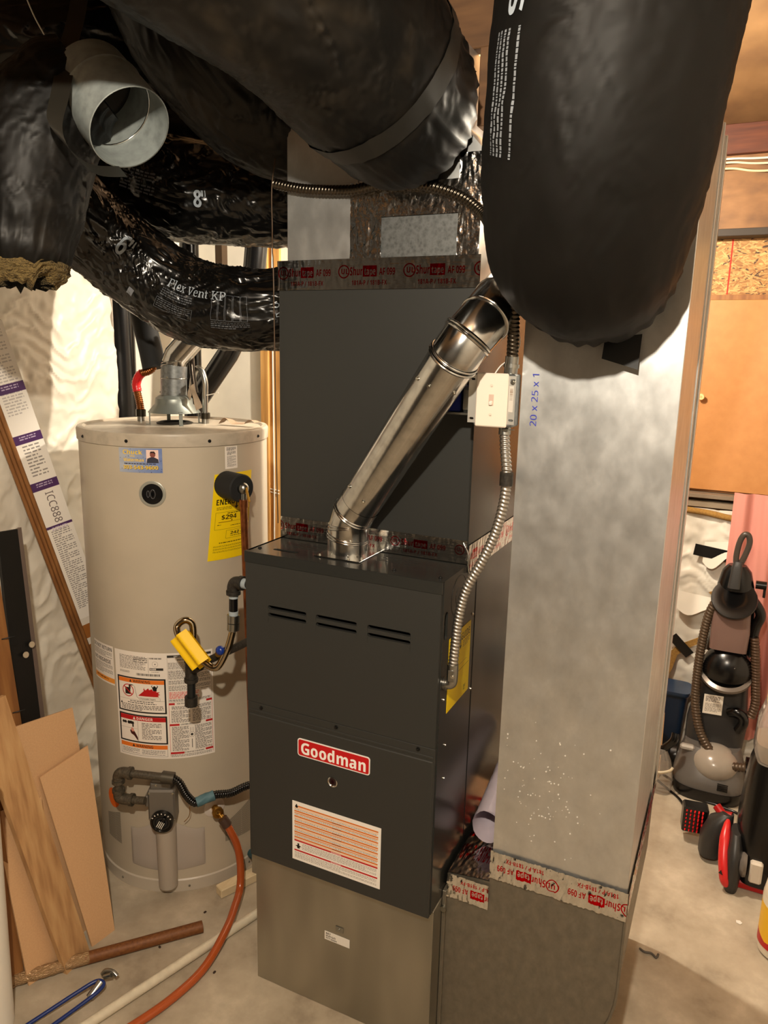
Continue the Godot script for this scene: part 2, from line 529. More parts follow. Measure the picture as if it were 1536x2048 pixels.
# text with its cap height h and the baseline's left end at (x, y); width > 0 squeezes it to that width
func txt(im: Image, s: String, x: float, y: float, h: float, c: Color, bold := true, width := 0.0, turn := 0.0, serif := false) -> void:
	var t := TextMesh.new()
	t.text = s
	t.font = font(bold, serif)
	t.font_size = 64
	t.pixel_size = 1.0
	t.depth = 0.0
	t.curve_step = 4.0
	t.horizontal_alignment = HORIZONTAL_ALIGNMENT_LEFT
	t.vertical_alignment = VERTICAL_ALIGNMENT_BOTTOM
	var a := t.get_mesh_arrays()
	if a.is_empty() or a[Mesh.ARRAY_VERTEX] == null: return
	var v: PackedVector3Array = a[Mesh.ARRAY_VERTEX]
	if v.size() == 0: return
	var ref := TextMesh.new()
	ref.text = s + "H"
	var lo := v[0]
	var hi := v[0]
	for p in v: lo = lo.min(p); hi = hi.max(p)
	# baseline: the bottom of a capital; letters with descenders hang below it
	var desc := 0.0
	for ch in "gjpqy,;":
		if ch in s: desc = 13.0
	var k := h / 46.0
	var kx := width / maxf(hi.x - lo.x, 1.0) if width > 0 else k
	var idx = a[Mesh.ARRAY_INDEX]
	var m: int = idx.size() if idx != null and idx.size() else v.size()
	var xf := Transform2D(turn, Vector2(x, y))
	var q := PackedVector2Array()
	for p in v: q.append(xf * Vector2((p.x - lo.x) * kx, -(p.y - lo.y - desc) * k))
	for i in range(0, m, 3):
		if idx != null and idx.size(): _tri(im, q[idx[i]], q[idx[i + 1]], q[idx[i + 2]], c)
		else: _tri(im, q[i], q[i + 1], q[i + 2], c)

# rows of print too small to read
func greek(im: Image, x: float, y: float, w: float, h: float, rows: int, c: Color, sd := 1, fill := 0.62) -> void:
	var r := RandomNumberGenerator.new()
	r.seed = sd
	var dy := h / rows
	for k in rows:
		var cx := x
		var end := x + w * (1.0 if k % 4 < 3 else r.randf_range(0.4, 0.9))
		while cx < end - 2:
			var ww := minf(r.randf_range(dy * 0.6, dy * 2.6), end - cx)
			rect(im, cx, y + k * dy, ww, maxf(1.0, dy * fill), c)
			cx += ww + maxf(1.0, dy * 0.45)

func printed(im: Image, rough := 0.45, scissor := false, metal := 0.0) -> StandardMaterial3D:
	var m := mat(Color.WHITE, rough, metal)
	m.albedo_texture = ImageTexture.create_from_image(im)
	if scissor:
		m.transparency = BaseMaterial3D.TRANSPARENCY_ALPHA_SCISSOR
		m.alpha_scissor_threshold = 0.5
	return m

# a thin rectangular sheet: corner, along, up; the print faces along x up
func plate(p: Vector3, along: Vector3, up: Vector3, thick := 0.0008) -> MB:
	var b := MB.new()
	var nn := along.cross(up).normalized() * thick
	b.quad(p + nn, p + along + nn, p + along + up + nn, p + up + nn)
	var q := [p, p + along, p + along + up, p + up]
	for i in 4:
		b.quad(q[i], q[(i + 1) % 4], q[(i + 1) % 4] + nn, q[i] + nn, Vector2(0.01, 0.01), Vector2(0.01, 0.01), Vector2(0.01, 0.01), Vector2(0.01, 0.01))
	return b

func screw(p: Vector3, out: Vector3, r: float, m: Material, parent: Node, called := "screw") -> void:
	var b := MB.new()
	out = out.normalized()
	b.cyl(p, p + out * r * 0.35, r * 1.35, 10)
	b.cyl(p + out * r * 0.35, p + out * r * 1.1, r * 0.95, 6, r * 0.8)
	obj(called, b, m, parent)

# ---------------------------------------------------------------- furnace
const W := 0.5425
const FY0 := 0.434
const FY1 := 1.31

func slot_points(x0: float, x1: float, y0: float, y1: float, seg := 6) -> PackedVector2Array:
	var r := (y1 - y0) * 0.5
	var p := PackedVector2Array()
	for i in seg + 1:
		var a := -PI / 2 + PI * i / seg
		p.append(Vector2(x1 - r + r * cos(a), (y0 + y1) / 2 + r * sin(a)))
	for i in seg + 1:
		var a := PI / 2 + PI * i / seg
		p.append(Vector2(x0 + r + r * cos(a), (y0 + y1) / 2 + r * sin(a)))
	return p

# flat cell (in the xy plane at z, then placed by xf) with a slot cut through to depth
func slot_cell(b: MB, cell: Rect2, hole: PackedVector2Array, z: float, depth: float, xf := Transform3D.IDENTITY) -> void:
	var c := Vector2.ZERO
	for q in hole: c += q
	c /= hole.size()
	var m := hole.size()
	var outer := PackedVector2Array()
	var hx0 := hole[0].x
	var hx1 := hole[0].x
	for q in hole:
		outer.append(Vector2(q.x, cell.end.y if q.y > c.y else cell.position.y))
		hx0 = minf(hx0, q.x)
		hx1 = maxf(hx1, q.x)
	for i in m:
		var j := (i + 1) % m
		b.quad(xf * V(hole[i].x, hole[i].y, z), xf * V(outer[i].x, outer[i].y, z), xf * V(outer[j].x, outer[j].y, z), xf * V(hole[j].x, hole[j].y, z))
		b.quad(xf * V(hole[j].x, hole[j].y, z), xf * V(hole[j].x, hole[j].y, z - depth), xf * V(hole[i].x, hole[i].y, z - depth), xf * V(hole[i].x, hole[i].y, z))
	flat(b, cell.position.x, cell.position.y, hx0, cell.end.y, z, xf)
	flat(b, hx1, cell.position.y, cell.end.x, cell.end.y, z, xf)

func flat(b: MB, x0: float, y0: float, x1: float, y1: float, z: float, xf := Transform3D.IDENTITY) -> void:
	b.quad(xf * V(x0, y0, z), xf * V(x1, y0, z), xf * V(x1, y1, z), xf * V(x0, y1, z))

func furnace() -> void:
	var t := thing("furnace", "dark grey upright gas furnace with a red and white logo badge", "furnace")
	var b := MB.new()
	var k := 0.008
	# shell: open front, doors close it
	b.box(V(0, FY0, -0.71), V(k, FY1, -0.012)); b.box(V(k, FY0, -0.71), V(W - k, FY1, -0.71 + k))
	b.box(V(k, FY0, -0.70), V(W - k, FY0 + k, -0.012))
	obj("cabinet", b, M.dark_paint, t)
	# right side with the wiring slot cut through it; local x runs up, local y forward
	b = MB.new()
	var sx := Transform3D(Basis(Vector3.UP, Vector3.BACK, Vector3.RIGHT), Vector3.ZERO)
	flat(b, FY0, -0.71, FY1, -0.050, W, sx)
	slot_cell(b, Rect2(FY0, -0.050, FY1 - FY0, 0.034), slot_points(1.160, 1.230, -0.044, -0.022, 8), W, k, sx)
	flat(b, FY0, -0.016, FY1, -0.012, W, sx)
	b.quad(V(W, FY0, -0.012), V(W, FY1, -0.012), V(W - k, FY1, -0.012), V(W - k, FY0, -0.012))
	b.quad(V(W, FY1, -0.71), V(W, FY0, -0.71), V(W - k, FY0, -0.71), V(W - k, FY1, -0.71))
	obj("side_panel", b, M.dark_side, t)
	# top with slits and a round ended hole; local x to the right, local y backward
	b = MB.new()
	var tx := Transform3D(Basis(Vector3.RIGHT, Vector3.FORWARD, Vector3.UP), Vector3.ZERO)
	flat(b, -0.0005, -0.001, W + 0.0005, 0.036, FY1, tx)
	slot_cell(b, Rect2(-0.0005, 0.036, W + 0.001, 0.030), slot_points(0.055, 0.128, 0.043, 0.059, 8), FY1, 0.004, tx)
	flat(b, -0.0005, 0.066, W + 0.0005, 0.0885, FY1, tx)
	for i in 4:
		var y := 0.0885 + i * 0.0125
		slot_cell(b, Rect2(-0.0005, y, 0.25, 0.0125), slot_points(0.085, 0.185, y + 0.0045, y + 0.0080, 4), FY1, 0.004, tx)
		slot_cell(b, Rect2(0.2495, y, W - 0.249, 0.0125), slot_points(0.335, 0.435, y + 0.0045, y + 0.0080, 4), FY1, 0.004, tx)
	flat(b, -0.0005, 0.1385, W + 0.0005, 0.70, FY1, tx)
	b.box(V(-0.0005, 1.281, -0.006), V(W + 0.0005, FY1 - 0.0002, 0.001), 0.0008)
	obj("top_panel", b, M.dark_top, t)
	for p in [V(0.018, FY1, -0.042), V(0.405, FY1, -0.036), V(0.525, FY1, -0.03)]: screw(p, Vector3.UP, 0.004, M.screw_dark, t)
	# upper door with six louvre slots
	b = MB.new()
	var y0 := 0.8975
	var y1 := 1.2805
	var bands := [1.131, 1.161, 1.191]
	b.quad(V(0.002, y0, 0), V(W - 0.002, y0, 0), V(W - 0.002, bands[0], 0), V(0.002, bands[0], 0))
	b.quad(V(0.002, bands[2], 0), V(W - 0.002, bands[2], 0), V(W - 0.002, y1, 0), V(0.002, y1, 0))
	var xs := [[0.002, 0.070, 0.184, 0.198], [0.198, 0.212, 0.326, 0.340], [0.340, 0.355, 0.468, W - 0.002]]
	for r in 2:
		for c in xs:
			slot_cell(b, Rect2(c[0], bands[r], c[3] - c[0], 0.03), slot_points(c[1], c[2], 1.146 + r * 0.020 - (0.0 if r == 0 else 0.0), 1.156 + r * 0.020), 0.0, 0.010)
	# folded edges
	b.quad(V(0.002, y0, -0.012), V(W - 0.002, y0, -0.012), V(W - 0.002, y0, 0), V(0.002, y0, 0))
	b.quad(V(0.002, y1, 0), V(W - 0.002, y1, 0), V(W - 0.002, y1, -0.012), V(0.002, y1, -0.012))
	b.quad(V(W - 0.002, y0, 0), V(W - 0.002, y0, -0.012), V(W - 0.002, y1, -0.012), V(W - 0.002, y1, 0))
	b.quad(V(0.002, y0, -0.012), V(0.002, y0, 0), V(0.002, y1, 0), V(0.002, y1, -0.012))
	obj("upper_door", b, M.dark_paint, t)
	# what shows through the slots
	b = MB.new()
	b.cyl(V(0.05, 1.148, -0.035), V(0.49, 1.148, -0.035), 0.009, 12)
	obj("gas_manifold", b, M.steel, t)
	b = MB.new()
	b.cyl(V(0.395, 1.150, -0.026), V(0.425, 1.150, -0.026), 0.007, 6)
	obj("orifice", b, M.brass, t)
	obj("inner_panel", slab(V(k, FY0 + k, -0.20), V(W - k, FY1 - 0.005, -0.19)), M.dark_paint, t)
	# lower door
	b = MB.new()
	b.box(V(0.002, FY0 - 0.004, -0.012), V(W - 0.002, 0.8955, -0.001), 0.001)
	b.box(V(0.006, FY0 - 0.003, -0.003), V(W - 0.006, 0.862, 0.0012), 0.002)
	b.box(V(0.006, 0.868, -0.003), V(W - 0.006, 0.875, 0.0006), 0.0008)
	var ld := obj("lower_door", b, M.dark_paint, t)
	for p in [V(0.045, 0.884, -0.001), V(0.272, 0.886, -0.001), V(0.497, 0.886, -0.001)]: screw(p, Vector3.BACK, 0.004, M.screw_dark, t)
	# badge
	badge(ld)
	b = MB.new()
	var fx := Transform3D(Basis(Vector3.RIGHT, PI / 2), V(0.265, 0.732, 0.001))
	b.lathe([Vector2(0.014, 0.0), Vector2(0.0145, 0.002), Vector2(0.012, 0.003), Vector2(0.0105, 0.0015)], 24, fx)
	obj("sight_glass_ring", b, M.bright, ld)
	b = MB.new()
	b.lathe([Vector2(0.0105, 0.0), Vector2(0.0105, 0.001), Vector2(0.006, 0.0017), Vector2(0.0, 0.002)], 24, fx)
	obj("sight_glass", b, mat(Color(0.12, 0.03, 0.04), 0.05), ld)
	warning_sheet(ld)
	# right side: knock outs, edge, yellow guide
	b = MB.new()
	for ring in [[V(W, 1.245, -0.115), 0.052], [V(W, 1.245, -0.115), 0.022]]:
		var path := PackedVector3Array()
		for i in 33: path.append(ring[0] + V(0.0, sin(TAU * i / 32.0) * ring[1], cos(TAU * i / 32.0) * ring[1]))
		b.sweep(path, 0.0008, 6, false)
	obj("knockout", b, M.screw_dark, t)
	b = MB.new()
	b.box(V(W, FY0 + 0.01, -0.245), V(W + 0.0012, FY1 - 0.06, -0.243))
	obj("panel_seam", b, M.screw_dark, t)
	for p in [V(W, 1.01, -0.035), V(W, 0.88, -0.06), V(W, 0.79, -0.06), V(W, 1.165, -0.225), V(W, 0.955, -0.235)]: screw(p, Vector3.RIGHT, 0.0032, M.screw, t)
	energy_sheet_side(t)

func badge(ld: Node) -> void:
	var b := MB.new()
	var o := V(0.16, 0.780, 0.0012)
	var rr := func(w: float, h: float, r: float, inset: float) -> PackedVector2Array:
		var p := PackedVector2Array()
		for c in [[w - r, r, -PI / 2], [w - r, h - r, 0.0], [r, h - r, PI / 2], [r, r, PI]]:
			for i in 6:
				var a: float = c[2] + PI / 2 * i / 5.0
				p.append(Vector2(c[0] + (r - inset) * cos(a), c[1] + (r - inset) * sin(a)))
		return p
	b.prism(rr.call(0.211, 0.050, 0.008, 0.0), 0, 0.0015, Transform3D(Basis(), o))
	var bd := obj("logo_badge", b, mat(Color(0.92, 0.90, 0.88), 0.35), ld)
	b = MB.new()
	b.prism(rr.call(0.211, 0.050, 0.008, 0.003), 0, 0.002, Transform3D(Basis(), o))
	obj("badge_field", b, mat(Color(0.74, 0.04, 0.07), 0.35), bd)
	var f := font(true)
	var t := TextMesh.new()
	t.text = "Goodman"
	t.font = f
	t.font_size = 64
	t.pixel_size = 1.0
	t.depth = 8.0
	t.curve_step = 1.5
	var bx := t.get_aabb()
	var sx := 0.188 / bx.size.x
	var sy := 0.0345 / bx.size.y
	var am := t
	var me := obj("lettering", am, mat(Color(0.95, 0.94, 0.92), 0.35), bd)
	me.scale = V(sx, sy, 0.0001)
	me.position = o + V(0.1055 - (bx.position.x + bx.size.x / 2) * sx, 0.0245 - (bx.position.y + bx.size.y / 2) * sy, 0.0023)

func warning_sheet(ld: Node) -> void:
	var im := sheet(1040, 700, Color(0.93, 0.91, 0.88))
	var or_ := Color(0.86, 0.47, 0.17)
	var ink := Color(0.62, 0.58, 0.55)
	var dark := Color(0.25, 0.2, 0.18)
	for i in 7:
		var y := 44 + i * 62
		rect(im, 70 if i == 0 else 25, y, 940 if i == 0 else 985, 17, or_)
		if i > 0: txt(im, "WARNING", 480, y + 14, 11, dark, true, 110)
		rect(im, 25, y + 24, 985, 13, Color(0.93, 0.76, 0.60) if i % 2 == 0 else or_.lerp(Color.WHITE, 0.25))
		greek(im, 30, y + 40, 970, 20, 2, ink, 30 + i, 0.6)
	for i in 2:
		var y := 455 + i * 118
		rect(im, 25, y, 985, 18, Color(0.75, 0.06, 0.10))
		txt(im, "WARNING", 470, y + 15, 11, Color(0.95, 0.9, 0.88), true, 120)
		greek(im, 120 if i == 0 else 30, y + 30, 880 if i == 0 else 970, 76, 6, ink, 60 + i, 0.55)
	# pictograms
	disc(im, 52, 58, 17, Color.BLACK); rect(im, 46, 30, 12, 14, Color.BLACK)
	poly(im, PackedVector2Array([Vector2(24, 30), Vector2(38, 36), Vector2(30, 44), Vector2(38, 52), Vector2(24, 56), Vector2(30, 44)]), Color.BLACK)
	disc(im, 74, 506, 12, Color.BLACK); poly(im, PackedVector2Array([Vector2(36, 530), Vector2(74, 512), Vector2(112, 530), Vector2(92, 534), Vector2(88, 556), Vector2(60, 556), Vector2(56, 534)]), Color.BLACK)
	obj("warning_label", plate(V(0.143, 0.4675, 0.0013), V(0.263, 0, 0), V(0, 0.1755, 0)), printed(im, 0.5), ld)

func energy_print(w: int, h: int) -> Image:
	var y := Color(0.93, 0.80, 0.04)
	var im := sheet(w, h, y)
	var k := w / 400.0
	var ink := Color(0.08, 0.07, 0.02)
	greek(im, 20 * k, 18 * k, 150 * k, 10 * k, 1, ink, 3)
	txt(im, "ENERGYGUIDE", 20 * k, 86 * k, 48 * k, ink, true, 360 * k)
	# the arrow that hangs from the G
	poly(im, PackedVector2Array([Vector2(205, 60) * k, Vector2(217, 60) * k, Vector2(217, 118) * k, Vector2(230, 118) * k, Vector2(211, 142) * k, Vector2(192, 118) * k, Vector2(205, 118) * k]), ink)
	greek(im, 20 * k, 112 * k, 150 * k, 34 * k, 3, ink, 5, 0.4)
	greek(im, 255 * k, 100 * k, 125 * k, 50 * k, 4, ink, 6, 0.35)
	return im

func energy_sheet_side(t: Node) -> void:
	var im := energy_print(400, 500)
	var ink := Color(0.1, 0.09, 0.02)
	rect(im, 15, 285, 370, 3, ink)
	greek(im, 30, 175, 150, 60, 4, ink, 8, 0.3)
	rect(im, 40, 245, 300, 2, ink)
	greek(im, 300, 430, 40, 40, 5, ink, 9, 0.7)
	obj("energy_label", plate(V(W, 0.963, -0.06), V(0, 0, -0.155), V(0, 0.19, 0)), printed(im, 0.4), t)

func furnace_base() -> void:
	var t := thing("metal_stand", "galvanized sheet metal box stand under the furnace", "stand", V(W / 2, 0, -0.37))
	var off := V(-W / 2, 0, 0.37)
	var b := MB.new()
	b.box(V(0.0, 0.0, -0.70) + off, V(W, FY0 - 0.006, -0.031) + off, 0.002)
	obj("body", b, M.galv_base, t)
	b = MB.new()
	# front sheet, slightly wavy
	var P := PackedVector3Array()
	var nz := FastNoiseLite.new()
	nz.seed = 4
	nz.frequency = 1.0
	for j in 25:
		for i in 41:
			var x := 0.001 + (W - 0.002) * i / 40.0
			var y := 0.001 + (FY0 - 0.01) * j / 24.0
			P.append(V(x, y, -0.029 + 0.0006 * nz.get_noise_2d(x * 14.0, y * 1.5) + 0.0004 * nz.get_noise_2d(x * 3.0 + 9, y * 6.0)) + off)
	b.grid(P, 41, 25)
	obj("front_sheet", b, M.galv_base, t)
	b = MB.new()
	b.box(V(-0.014, 0.345, -0.06) + off, V(0.002, FY0 - 0.006, -0.0285) + off, 0.001)
	obj("side_flange", b, M.galv_base, t)
	b = MB.new()
	b.box(V(0.262, 0.262, -0.029) + off, V(0.286, 0.279, -0.0265) + off, 0.0008)
	b.cyl(V(0.273, 0.271, -0.0265) + off, V(0.273, 0.271, -0.0245) + off, 0.003, 10)
	obj("fixing_tab", b, M.steel, t)
	var im := sheet(280, 110, Color(0.9, 0.88, 0.84))
	txt(im, "887", 14, 38, 24, Color(0.15, 0.13, 0.12))
	greek(im, 14, 48, 110, 28, 2, Color(0.2, 0.18, 0.16), 2)
	for i in 12: rect(im, 66 + i * 6, 80, 2 + i % 3, 20, Color(0.1, 0.1, 0.1))
	greek(im, 14, 82, 46, 16, 1, Color(0.2, 0.18, 0.16), 3)
	obj("barcode_sticker", plate(V(0.228, 0.2235, -0.0283) + off, V(0.078, 0.0, 0), V(0, 0.0265, 0)), printed(im), t)

# red print of the foil tape along a strip of the given length
func tape_material(length: float, height := 0.064, sd := 0, flip := false) -> StandardMaterial3D:
	var px := 4200.0
	var w := mini(2040, int(length * px / 1.6))
	var k := w / length
	var h := int(height * k)
	var im := sheet(w, h, Color(0.88, 0.88, 0.87))
	var red := Color(0.80, 0.05, 0.09)
	var x := -0.02 * sd
	while x < length:
		var X := x * k
		disc(im, X + 0.018 * k, h * 0.42, h * 0.22, red, h * 0.18)
		txt(im, "UL", X + 0.011 * k, h * 0.50, h * 0.17, red)
		txt(im, "Shur", X + 0.035 * k, h * 0.55, h * 0.26, red, true, 0.034 * k)
		rect(im, X + 0.070 * k, h * 0.24, 0.038 * k, h * 0.36, red)
		txt(im, "tape", X + 0.074 * k, h * 0.55, h * 0.22, Color(0.85, 0.82, 0.82), true, 0.030 * k)
		txt(im, "AF 099", X + 0.114 * k, h * 0.55, h * 0.22, red, true, 0.042 * k)
		txt(im, "181A-P / 181B-FX", X + 0.040 * k, h * 0.86, h * 0.15, red, true, 0.095 * k)
		x += 0.175
	if flip: im.rotate_180()
	var m := printed(im, 0.13, false, 1.0)
	bump(m, crinkle(), 0.035)
	m.uv1_scale = Vector3.ONE
	return m

var crinkle_tex: Texture2D
func crinkle() -> Texture2D:
	if crinkle_tex == null: crinkle_tex = noise_tex(0.012, [grey(0.0), grey(0.5), grey(1.0)], 43, 3, 512, FastNoiseLite.TYPE_CELLULAR)
	return crinkle_tex

# crinkled strip of foil over a straight run: p, along, up; ruffle pushes it off the surface
func tape_strip(p: Vector3, along: Vector3, up: Vector3, ruffle := 0.0012, sd := 1) -> MB:
	var b := MB.new()
	var nn := along.cross(up).normalized()
	var nu := maxi(8, int(along.length() / 0.004))
	var nv := maxi(6, int(up.length() / 0.005))
	var nz := FastNoiseLite.new()
	nz.seed = sd
	nz.frequency = 1.0
	nz.fractal_type = FastNoiseLite.FRACTAL_RIDGED
	nz.fractal_octaves = 2
	var P := PackedVector3Array()
	for j in nv + 1:
		for i in nu + 1:
			var q := p + along * (float(i) / nu) + up * (float(j) / nv)
			P.append(q + nn * (0.0008 + ruffle * (0.5 + 0.5 * nz.get_noise_2d(i * 0.004 * 60, j * 0.005 * 14))))
	b.grid(P, nu + 1, nv + 1)
	return b

func coil_and_plenum() -> void:
	var t := thing("coil_cabinet", "plain dark grey coil cabinet standing on the furnace", "cabinet", V(W / 2, FY1, -0.43))
	var off := V(-W / 2, -FY1, 0.43)
	var b := MB.new()
	b.box(V(0, FY1 + 0.001, -0.70) + off, V(W - 0.004, 1.972, -0.165) + off, 0.0015)
	obj("casing", b, M.dark_paint, t)
	b = MB.new()
	b.box(V(W - 0.005, FY1 + 0.001, -0.70) + off, V(W - 0.0005, 1.972, -0.166) + off, 0.001)
	obj("side_panel", b, M.dark_side, t)
	obj("foil_tape", tape_strip(V(0.002, FY1 + 0.002, -0.165) + off, V(W - 0.004, 0, 0), V(0, 0.058, 0), 0.0012, 3), tape_material(W, 0.058, 1), t)
	obj("foil_tape", tape_strip(V(W, FY1 - 0.022, -0.166) + off, V(0, 0, -0.5), V(0, 0.07, 0), 0.0014, 5), tape_material(0.5, 0.07, 2), t)
	obj("foil_tape", tape_strip(V(-0.002, 1.962, -0.1635) + off, V(W, 0, 0), V(0, 0.072, 0), 0.0010, 7), tape_material(W, 0.072, 0), t)
	# torn foil corner
	b = MB.new()
	b.sweep(spline([V(W - 0.002, FY1 + 0.012, -0.164) + off, V(W + 0.002, FY1 + 0.03, -0.160) + off, V(W - 0.012, FY1 + 0.056, -0.161) + off], 6), [0.004, 0.0035, 0.004, 0.003, 0.0035, 0.003, 0.0028, 0.003, 0.0022, 0.002, 0.0016, 0.001, 0.0004], 6)
	b.sweep(spline([V(W + 0.006, FY1 - 0.02, -0.164) + off, V(W + 0.004, FY1 + 0.01, -0.159) + off, V(W + 0.012, FY1 + 0.045, -0.165) + off], 6), [0.0035, 0.003, 0.0032, 0.0026, 0.003, 0.0024, 0.0022, 0.0026, 0.002, 0.0018, 0.0014, 0.001, 0.0004], 6)
	obj("torn_foil", b, M.foil, t)

	t = thing("supply_plenum", "galvanized supply plenum sealed with foil tape above the coil cabinet", "plenum", V(0.28, 1.972, -0.43))
	off = V(-0.28, -1.972, 0.43)
	b = MB.new()
	b.prism(PackedVector2Array([Vector2(0.026, 1.973), Vector2(0.533, 1.973), Vector2(0.533, 2.255), Vector2(0.466, 2.325), Vector2(0.466, 2.49), Vector2(0.026, 2.49)]), -0.69, -0.168, Transform3D(Basis(), off))
	obj("body", b, M.galv, t)
	b = MB.new()
	b.box(V(0.026, 2.03, -0.1685) + off, V(0.225, 2.488, -0.166) + off, 0.0008)
	obj("left_sheet", b, M.galv, t)
	b = MB.new()
	b.box(V(0.28, 2.03, -0.1685) + off, V(0.495, 2.14, -0.1665) + off, 0.0008)
	obj("patch_sheet", b, M.galv_spangle, t)
	obj("foil_tape", tape_strip(V(0.207, 2.034, -0.165) + off, V(0.083, 0, 0), V(0, 0.17, 0), 0.004, 11), M.foil, t)
	obj("foil_tape", tape_strip(V(0.207, 2.125, -0.1645) + off, V(0.325, 0, 0), V(0, 0.072, 0), 0.003, 13), M.foil, t)
	obj("foil_tape", tape_strip(V(0.482, 2.034, -0.1635) + off, V(0.052, 0, 0), V(0, 0.215, 0), 0.004, 15), M.foil, t)

# ---------------------------------------------------------------- return duct
const RX0 := 0.667
const RX1 := 0.992
const RZ0 := -0.70
const RZ1 := -0.10
const RJ := 0.573

func return_duct() -> void:
	var t := thing("return_duct", "tall galvanized return air duct with 20 x 25 x 1 marked in blue", "duct", V(0.83, RJ, -0.4))
	var off := V(-0.83, -RJ, 0.4)
	var b := MB.new()
	b.box(V(RX0, RJ, RZ0) + off, V(RX1, 2.36, RZ1 - 0.002) + off, 0.002)
	obj("body", b, M.galv, t)
	b = MB.new()
	var nz := FastNoiseLite.new()
	nz.seed = 8
	nz.frequency = 1.0
	var P := PackedVector3Array()
	for j in 61:
		for i in 21:
			var x := RX0 + 0.001 + (RX1 - RX0 - 0.002) * i / 20.0
			var y := RJ + (2.355 - RJ) * j / 60.0
			P.append(V(x, y, RZ1 + 0.0012 * nz.get_noise_2d(x * 5.0, y * 2.0)) + off)
	b.grid(P, 21, 61)
	obj("front_sheet", b, M.galv_front, t)
	# folded seams on the right side
	b = MB.new()
	b.box(V(RX1 - 0.001, RJ, -0.70) + off, V(RX1 + 0.006, 2.36, -0.66) + off, 0.001)
	b.box(V(RX1 - 0.001, RJ, -0.565) + off, V(RX1 + 0.004, 2.36, -0.545) + off, 0.001)
	obj("seam", b, M.galv, t)
	# marker writing, read from the bottom up
	var im := sheet(900, 220, Color(0.25, 0.28, 0.75, 0.0))
	var blue := Color(0.16, 0.20, 0.68)
	txt(im, "20 x 25 x 1", 20, 170, 120, blue, false, 850)
	obj("marker_writing", plate(V(0.712, 1.662, RZ1 + 0.001) + off, V(0, 0.118, 0), V(-0.026, 0, 0), 0.0004), printed(im, 0.6, true), t)

	# flecks of white paint low on the front
	b = MB.new()
	var rn := RandomNumberGenerator.new()
	rn.seed = 31
	for k in 90:
		var p := V(clampf(rn.randfn(0.78, 0.055), RX0 + 0.02, RX1 - 0.03), rn.randfn(0.80, 0.07), RZ1 + 0.0012) + off
		b.cyl(p, p + V(0, 0, 0.0006), rn.randf_range(0.0006, 0.0022), 6)
	var fl := obj("paint_flecks", b, M.white, t)
	fl.set_meta("kind", "stuff")
	# boot: a curved elbow from the drop into the furnace base
	t = thing("return_boot", "worn galvanized elbow boot with rounded corner under the return duct", "duct", V(0.77, 0, -0.4))
	off = V(-0.77, 0, 0.4)
	var prof := PackedVector2Array([Vector2(0.553, 0.004)])
	for i in 13:
		var a := -PI / 2 + PI / 2 * i / 12.0
		prof.append(Vector2(RX1 - 0.33 + 0.33 * cos(a), 0.334 + 0.33 * sin(a)))
	prof.append_array([Vector2(RX1 + 0.001, RJ), Vector2(0.664, RJ), Vector2(0.664, 0.512), Vector2(0.553, 0.497)])
	b = MB.new()
	b.prism(prof, RZ0, RZ1, Transform3D(Basis(), off))
	obj("body", b, M.galv_worn, t)
	b = MB.new()
	var rim := PackedVector3Array()
	for i in range(1, 15): rim.append(V(prof[i].x, prof[i].y, RZ1) + off)
	b.sweep(rim, 0.0035, 8)
	obj("seam", b, M.galv_worn, t)
	obj("foil_tape", tape_strip(V(RX0 - 0.003, RJ - 0.042, RZ1 + 0.001) + off, V(RX1 - RX0 + 0.006, 0, 0), V(0, 0.075, 0), 0.008, 21), tape_material(0.33, 0.075, 1, true), t)
	obj("foil_tape", tape_strip(V(0.553, 0.435, RZ1 + 0.001) + off, V(0.112, 0, 0), V(0, 0.068, 0), 0.007, 23), tape_material(0.112, 0.068, 3, true), t)
	obj("foil_tape", tape_strip(V(0.553, 0.499, RZ1) + off, V(0.111, 0.015, 0), V(0, 0.0, -0.45), 0.003, 25), tape_material(0.111, 0.45, 2), t)
	obj("foil_tape", tape_strip(V(RX1 + 0.002, RJ - 0.03, RZ1) + off, V(0, 0, -0.6), V(0, 0.065, 0), 0.003, 27), tape_material(0.6, 0.065, 4), t)
	# flange where the boot meets the base
	b = MB.new()
	b.box(V(W + 0.001, 0.0, -0.12) + off, V(0.553, 0.45, -0.09) + off, 0.001)
	obj("flange", b, M.galv_worn, t)
	b = MB.new()
	b.cyl(V(0.549, 0.40, -0.09) + off, V(0.549, 0.40, -0.082) + off, 0.008, 12)
	obj("rivet", b, M.steel, t)

# ---------------------------------------------------------------- flexible ducts
var flex_grid := {}
var STRAP := [V(-0.33, 2.745, 0.10), V(-0.293, 2.547, 0.165), V(-0.245, 2.425, 0.245), V(-0.178, 2.302, 0.336), V(-0.150, 2.230, 0.380), V(-0.130, 2.185, 0.366), V(-0.122, 2.160, 0.315), V(-0.130, 2.175, 0.227)]

